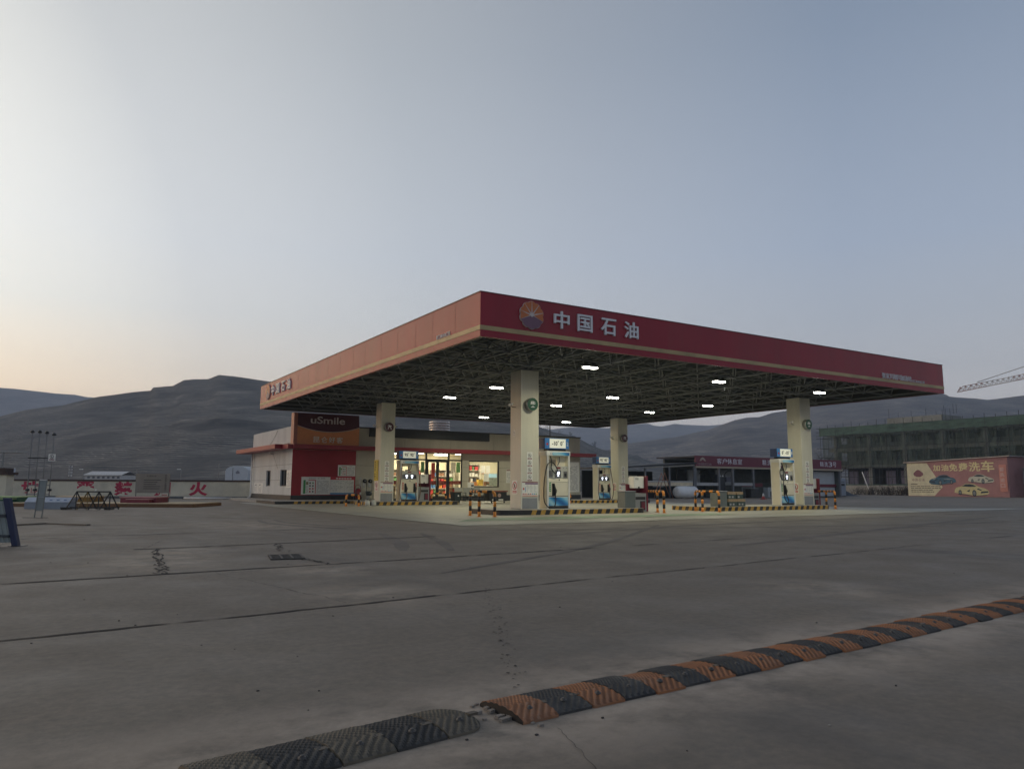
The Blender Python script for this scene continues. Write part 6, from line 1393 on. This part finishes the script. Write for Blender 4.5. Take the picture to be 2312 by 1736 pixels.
MB().mat(SG2).obox(a, _rt*.72, _fw*.2, Z3*.32).build('upper_panel', wbx); MB().mat(SG2).obox(b, _rt*.40, _fw*.2, Z3*.236).build('lower_panel', wbx); c = at(24, 1080, 60); MB().mat(STEEL).obox(Vector((c.x, c.y, 0)), _rt*.08, _fw*.08, Z3*(b.z)).build('post', wbx)
p = at(-4, 1060, 75); fs_ = thing('far_shelter', 'flat roofed shelter on a post behind the gate pillar', 'shelter', (p.x, p.y, 0)); z_ = at(0, 1021, 75).z
MB().mat(M('shelter_roof', (.34, .33, .32), rough=.7)).obox(Vector((p.x, p.y, z_))-_rt*2.4, _rt*4.0, _fw*2, Z3*.16).build('roof', fs_)
for s in (-1.8, .3): MB().mat(STEEL).obox(Vector((p.x, p.y, 0))+_rt*s, _rt*.1, _fw*.1, Z3*z_).build('post', fs_)
# pipe lying at the foot of the wall
a, b = at(415, 1129, 53), at(522, 1128.5, 53); a.z = b.z = .09; tag(MB().mat(WHITE).tube([a, b], .07, 8).build('lying_pipe', loc=(a+b)/2), 'long white pipe lying at the foot of the boundary wall', 'pipe')
# low broken slab edge on the yard
g = MB().mat(GROUND); a = [(-14, 4.6), (-11.3, 4.0), (-10.6, 4.6), (-9.7, 3.25), (-9.6, 3.4), (-9.9, 6.5), (-14, 8)]; g.prism(a, (0, 0, .002), X3, Y3, .035); struct(g.build('broken_slab'))
# ------------------------------------------------------------------ speed bumps
BO_ = [M('bump_orange', (.33, .14, .06), rough=.8, var=.25, scale=7, dirt=.7, dirtc=(.20, .17, .14)), M('bump_black', (.036, .036, .037), rough=.8, var=.4, scale=7, dirt=.65, dirtc=(.17, .155, .135)), M('bump_worn_tan', (.135, .115, .085), rough=.85, var=.3, scale=7, dirt=.6, dirtc=(.20, .175, .14)), M('bump_worn_grey', (.055, .053, .05), rough=.85, var=.35, scale=7, dirt=.6, dirtc=(.18, .16, .135))]
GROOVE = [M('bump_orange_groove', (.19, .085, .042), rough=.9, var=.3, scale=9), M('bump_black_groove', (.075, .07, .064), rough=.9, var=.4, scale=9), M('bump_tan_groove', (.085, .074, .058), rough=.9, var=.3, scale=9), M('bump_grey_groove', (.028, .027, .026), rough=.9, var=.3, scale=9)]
BOLT = M('bolt_steel', (.10, .095, .09), rough=.6, metal=.4)
def bump(p0, p1, n, mats, label, seed, end0=False, round1=False, w=.36, h=.040):
    r_ = random.Random(seed); p0, p1 = Vector((*p0, 0)), Vector((*p1, 0)); t = (p1-p0).normalized(); nrm = Vector((-t.y, t.x, 0)); L_ = (p1-p0).length; sl = L_/n
    th = thing('speed_bump', label, 'speed bump', (p0+p1)/2, 'rubber speed bumps')
    nc = 26
    def prof(a): return h*max(0, math.sin(math.pi*min(1, max(0, a))))**.62
    for k in range(n):
        jit = nrm*r_.uniform(-.012, .012); dz = r_.uniform(-.004, .004)
        mb = MB().mat(mats(k)); nl = 56; vs = []
        gap = .004 if k % 2 else .012
        for i in range(nl+1):
            s_ = k*sl+gap/2+(sl-gap)*i/nl
            rnd = 1.0
            if end0 and k == 0: rnd = min(1, .35+.65*math.sqrt(min(1, (i/nl)/.35)))
            for j in range(nc+1):
                a = j/nc; ridge = 0
                # chevron ridges
                if 0 < j < nc:
                    ph = (i/nl*sl + (abs(a-.42))*w*.9)/.044; ridge = .0045*(1 if (ph % 1) < .5 else 0)
                z = max(0.004 if j in (0, nc) else .002, prof(.06+.88*a)*rnd+ridge+dz)
                kk = i/nl; ins = (.5*(1-math.sqrt(max(0, 1-((kk-.45)/.55)**2))) if (round1 and k == n-1 and kk > .45) else 0); aa = .5+(a-.5)*(1-1.6*ins); z = z*(1-1.2*ins)
                vs.append(p0+t*s_+nrm*(aa*w)+jit+Z3*(z if 0 < j < nc else max(.012, z*.6)))
        # skirt
        W1 = nc+1; fs = [(i*W1+j, (i+1)*W1+j, (i+1)*W1+j+1, i*W1+j+1) for i in range(nl) for j in range(nc)]
        fs = [f for f in fs]
        b0 = len(vs)
        for i in range(nl+1): vs.append(Vector((vs[i*W1].x, vs[i*W1].y, 0)))
        b1 = len(vs)
        for i in range(nl+1): vs.append(Vector((vs[i*W1+nc].x, vs[i*W1+nc].y, 0)))
        b2 = len(vs)
        for j in range(nc+1): vs.append(Vector((vs[j].x, vs[j].y, 0)))
        b3 = len(vs)
        for j in range(nc+1): q = vs[nl*W1+j]; vs.append(Vector((q.x, q.y, 0)))
        fs += [(b0+i, b0+i+1, (i+1)*W1, i*W1) for i in range(nl)]; fs += [(i*W1+nc, (i+1)*W1+nc, b1+i+1, b1+i) for i in range(nl)]
        fs += [(b2+j+1, b2+j, j, j+1) for j in range(nc)]; fs += [(nl*W1+j+1, nl*W1+j, b3+j, b3+j+1) for j in range(nc)]
        body_ = [q for q in fs[:nl*nc]]; rest = fs[nl*nc:]
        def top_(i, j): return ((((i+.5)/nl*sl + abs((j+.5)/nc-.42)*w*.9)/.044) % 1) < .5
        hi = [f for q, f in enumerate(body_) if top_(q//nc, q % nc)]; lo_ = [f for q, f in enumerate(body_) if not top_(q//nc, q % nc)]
        m0 = mats(k); mb.add(vs, hi + rest); base_n = len(mb.v)-len(vs)
        if k == 0:
            mb.mat(BLACK)
            for q in range(len(mb.f)-2*nc, len(mb.f)-nc): mb.m[q] = mb.cur
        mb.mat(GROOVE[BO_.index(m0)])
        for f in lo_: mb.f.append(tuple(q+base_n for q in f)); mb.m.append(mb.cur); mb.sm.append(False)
        sg_ = mb.build('rubber_segment', th)
        c = p0+t*(k+.5)*sl+nrm*w*.25+jit; zc = prof(.06+.88*.25)
        mb = MB().mat(BOLT); mb.tube([c+Z3*(zc-.004), c+Z3*(zc+.007)], .016, 12); mb.mat(BOLT).tube([c+Z3*(zc+.004), c+Z3*(zc+.014)], .009, 8); mb.build('bolt', sg_)
        c2 = c+t*.08+nrm*.03; MB().mat(M('reflector_dull', (.12, .10, .075), rough=.7, var=.3)).obox(c2+Z3*(zc-.006)+nrm*.0, t*.05, nrm*.03, Z3*.012).build('reflector', sg_)
    return th
# main strip: from the break near the camera out to the right
bump((-8.86, -16.12), (0.6, -15.50), 43, lambda k: BO_[0] if k % 2 == 0 else BO_[1], 'long orange and black rubber speed bump running to the right edge', 1)
# worn piece to the left of the break
bump((-8.98, -16.10), (-10.72, -16.26), 7, lambda k: BO_[2] if k % 2 == 0 else BO_[3], 'worn dusty piece of speed bump left of the break, nearest the camera', 2, end0=True) if 0 else None
def mirrored():
    bump((-10.72, -16.36), (-8.985, -16.085), 7, lambda k: BO_[2] if k % 2 == 0 else BO_[3], 'worn dusty piece of speed bump left of the break, nearest the camera', 2, round1=True)
mirrored()
mb = MB().mat(M('broken_concrete', (.26, .23, .20), rough=.95, var=.25, scale=9, bump=.4))
for k in range(22):
    a = random.uniform(-8.99, -8.80); b = -16.1+random.uniform(-.06, .25)*(1 if random.random() < .8 else 2.0); s_ = random.uniform(.006, .025)
    mb.obox((a, b, .001), (s_*1.6, s_*.4, 0), (-s_*.3, s_, 0), (0, 0, s_*.7))
struct(mb.build('broken_bits'), 'stuff')
# drain grate in the yard
dg_ = thing('drain_grate', 'dark iron drain grate set in the yard on the left', 'drain', (-7.6, -7.65, 0))
t_, n_2 = Vector((.98, -.19, 0)), Vector((.19, .98, 0)); c = Vector((-7.60, -7.66, 0))
MB().mat(M('grate_pit', (.012, .012, .012), rough=.9)).obox(c-t_*.24-n_2*.36+Z3*.002, t_*.48, n_2*.72, Z3*.004).build('pit', dg_)
mb = MB().mat(M('grate_iron', (.07, .065, .06), rough=.7, metal=.3)); [mb.obox(c-t_*.24-n_2*(.36-.072*k)+Z3*.0065, t_*.48, n_2*.03, Z3*.010) for k in range(11)]; [mb.obox(c-t_*(.24-.15*k)-n_2*.36+Z3*.008, t_*.03, n_2*.75, Z3*.012) for k in range(4)]; mb.build('grating', dg_)
# ------------------------------------------------------------------ haze
mb = MB(); HZ = bpy.data.materials.new('dusk_haze'); HZ.use_nodes = True
n_ = HZ.node_tree.nodes; n_.remove(n_['Principled BSDF']); pv = n_.new('ShaderNodeVolumePrincipled')
pv.inputs['Color'].default_value = (.62, .76, 1.0, 1); pv.inputs['Density'].default_value = .0005
HZ.node_tree.links.new(pv.outputs[0], n_['Material Output'].inputs['Volume'])
mb.mat(HZ).box(-2750, 2750, -2750, 2750, -3, 222)
struct(mb.build('haze'), 'stuff')
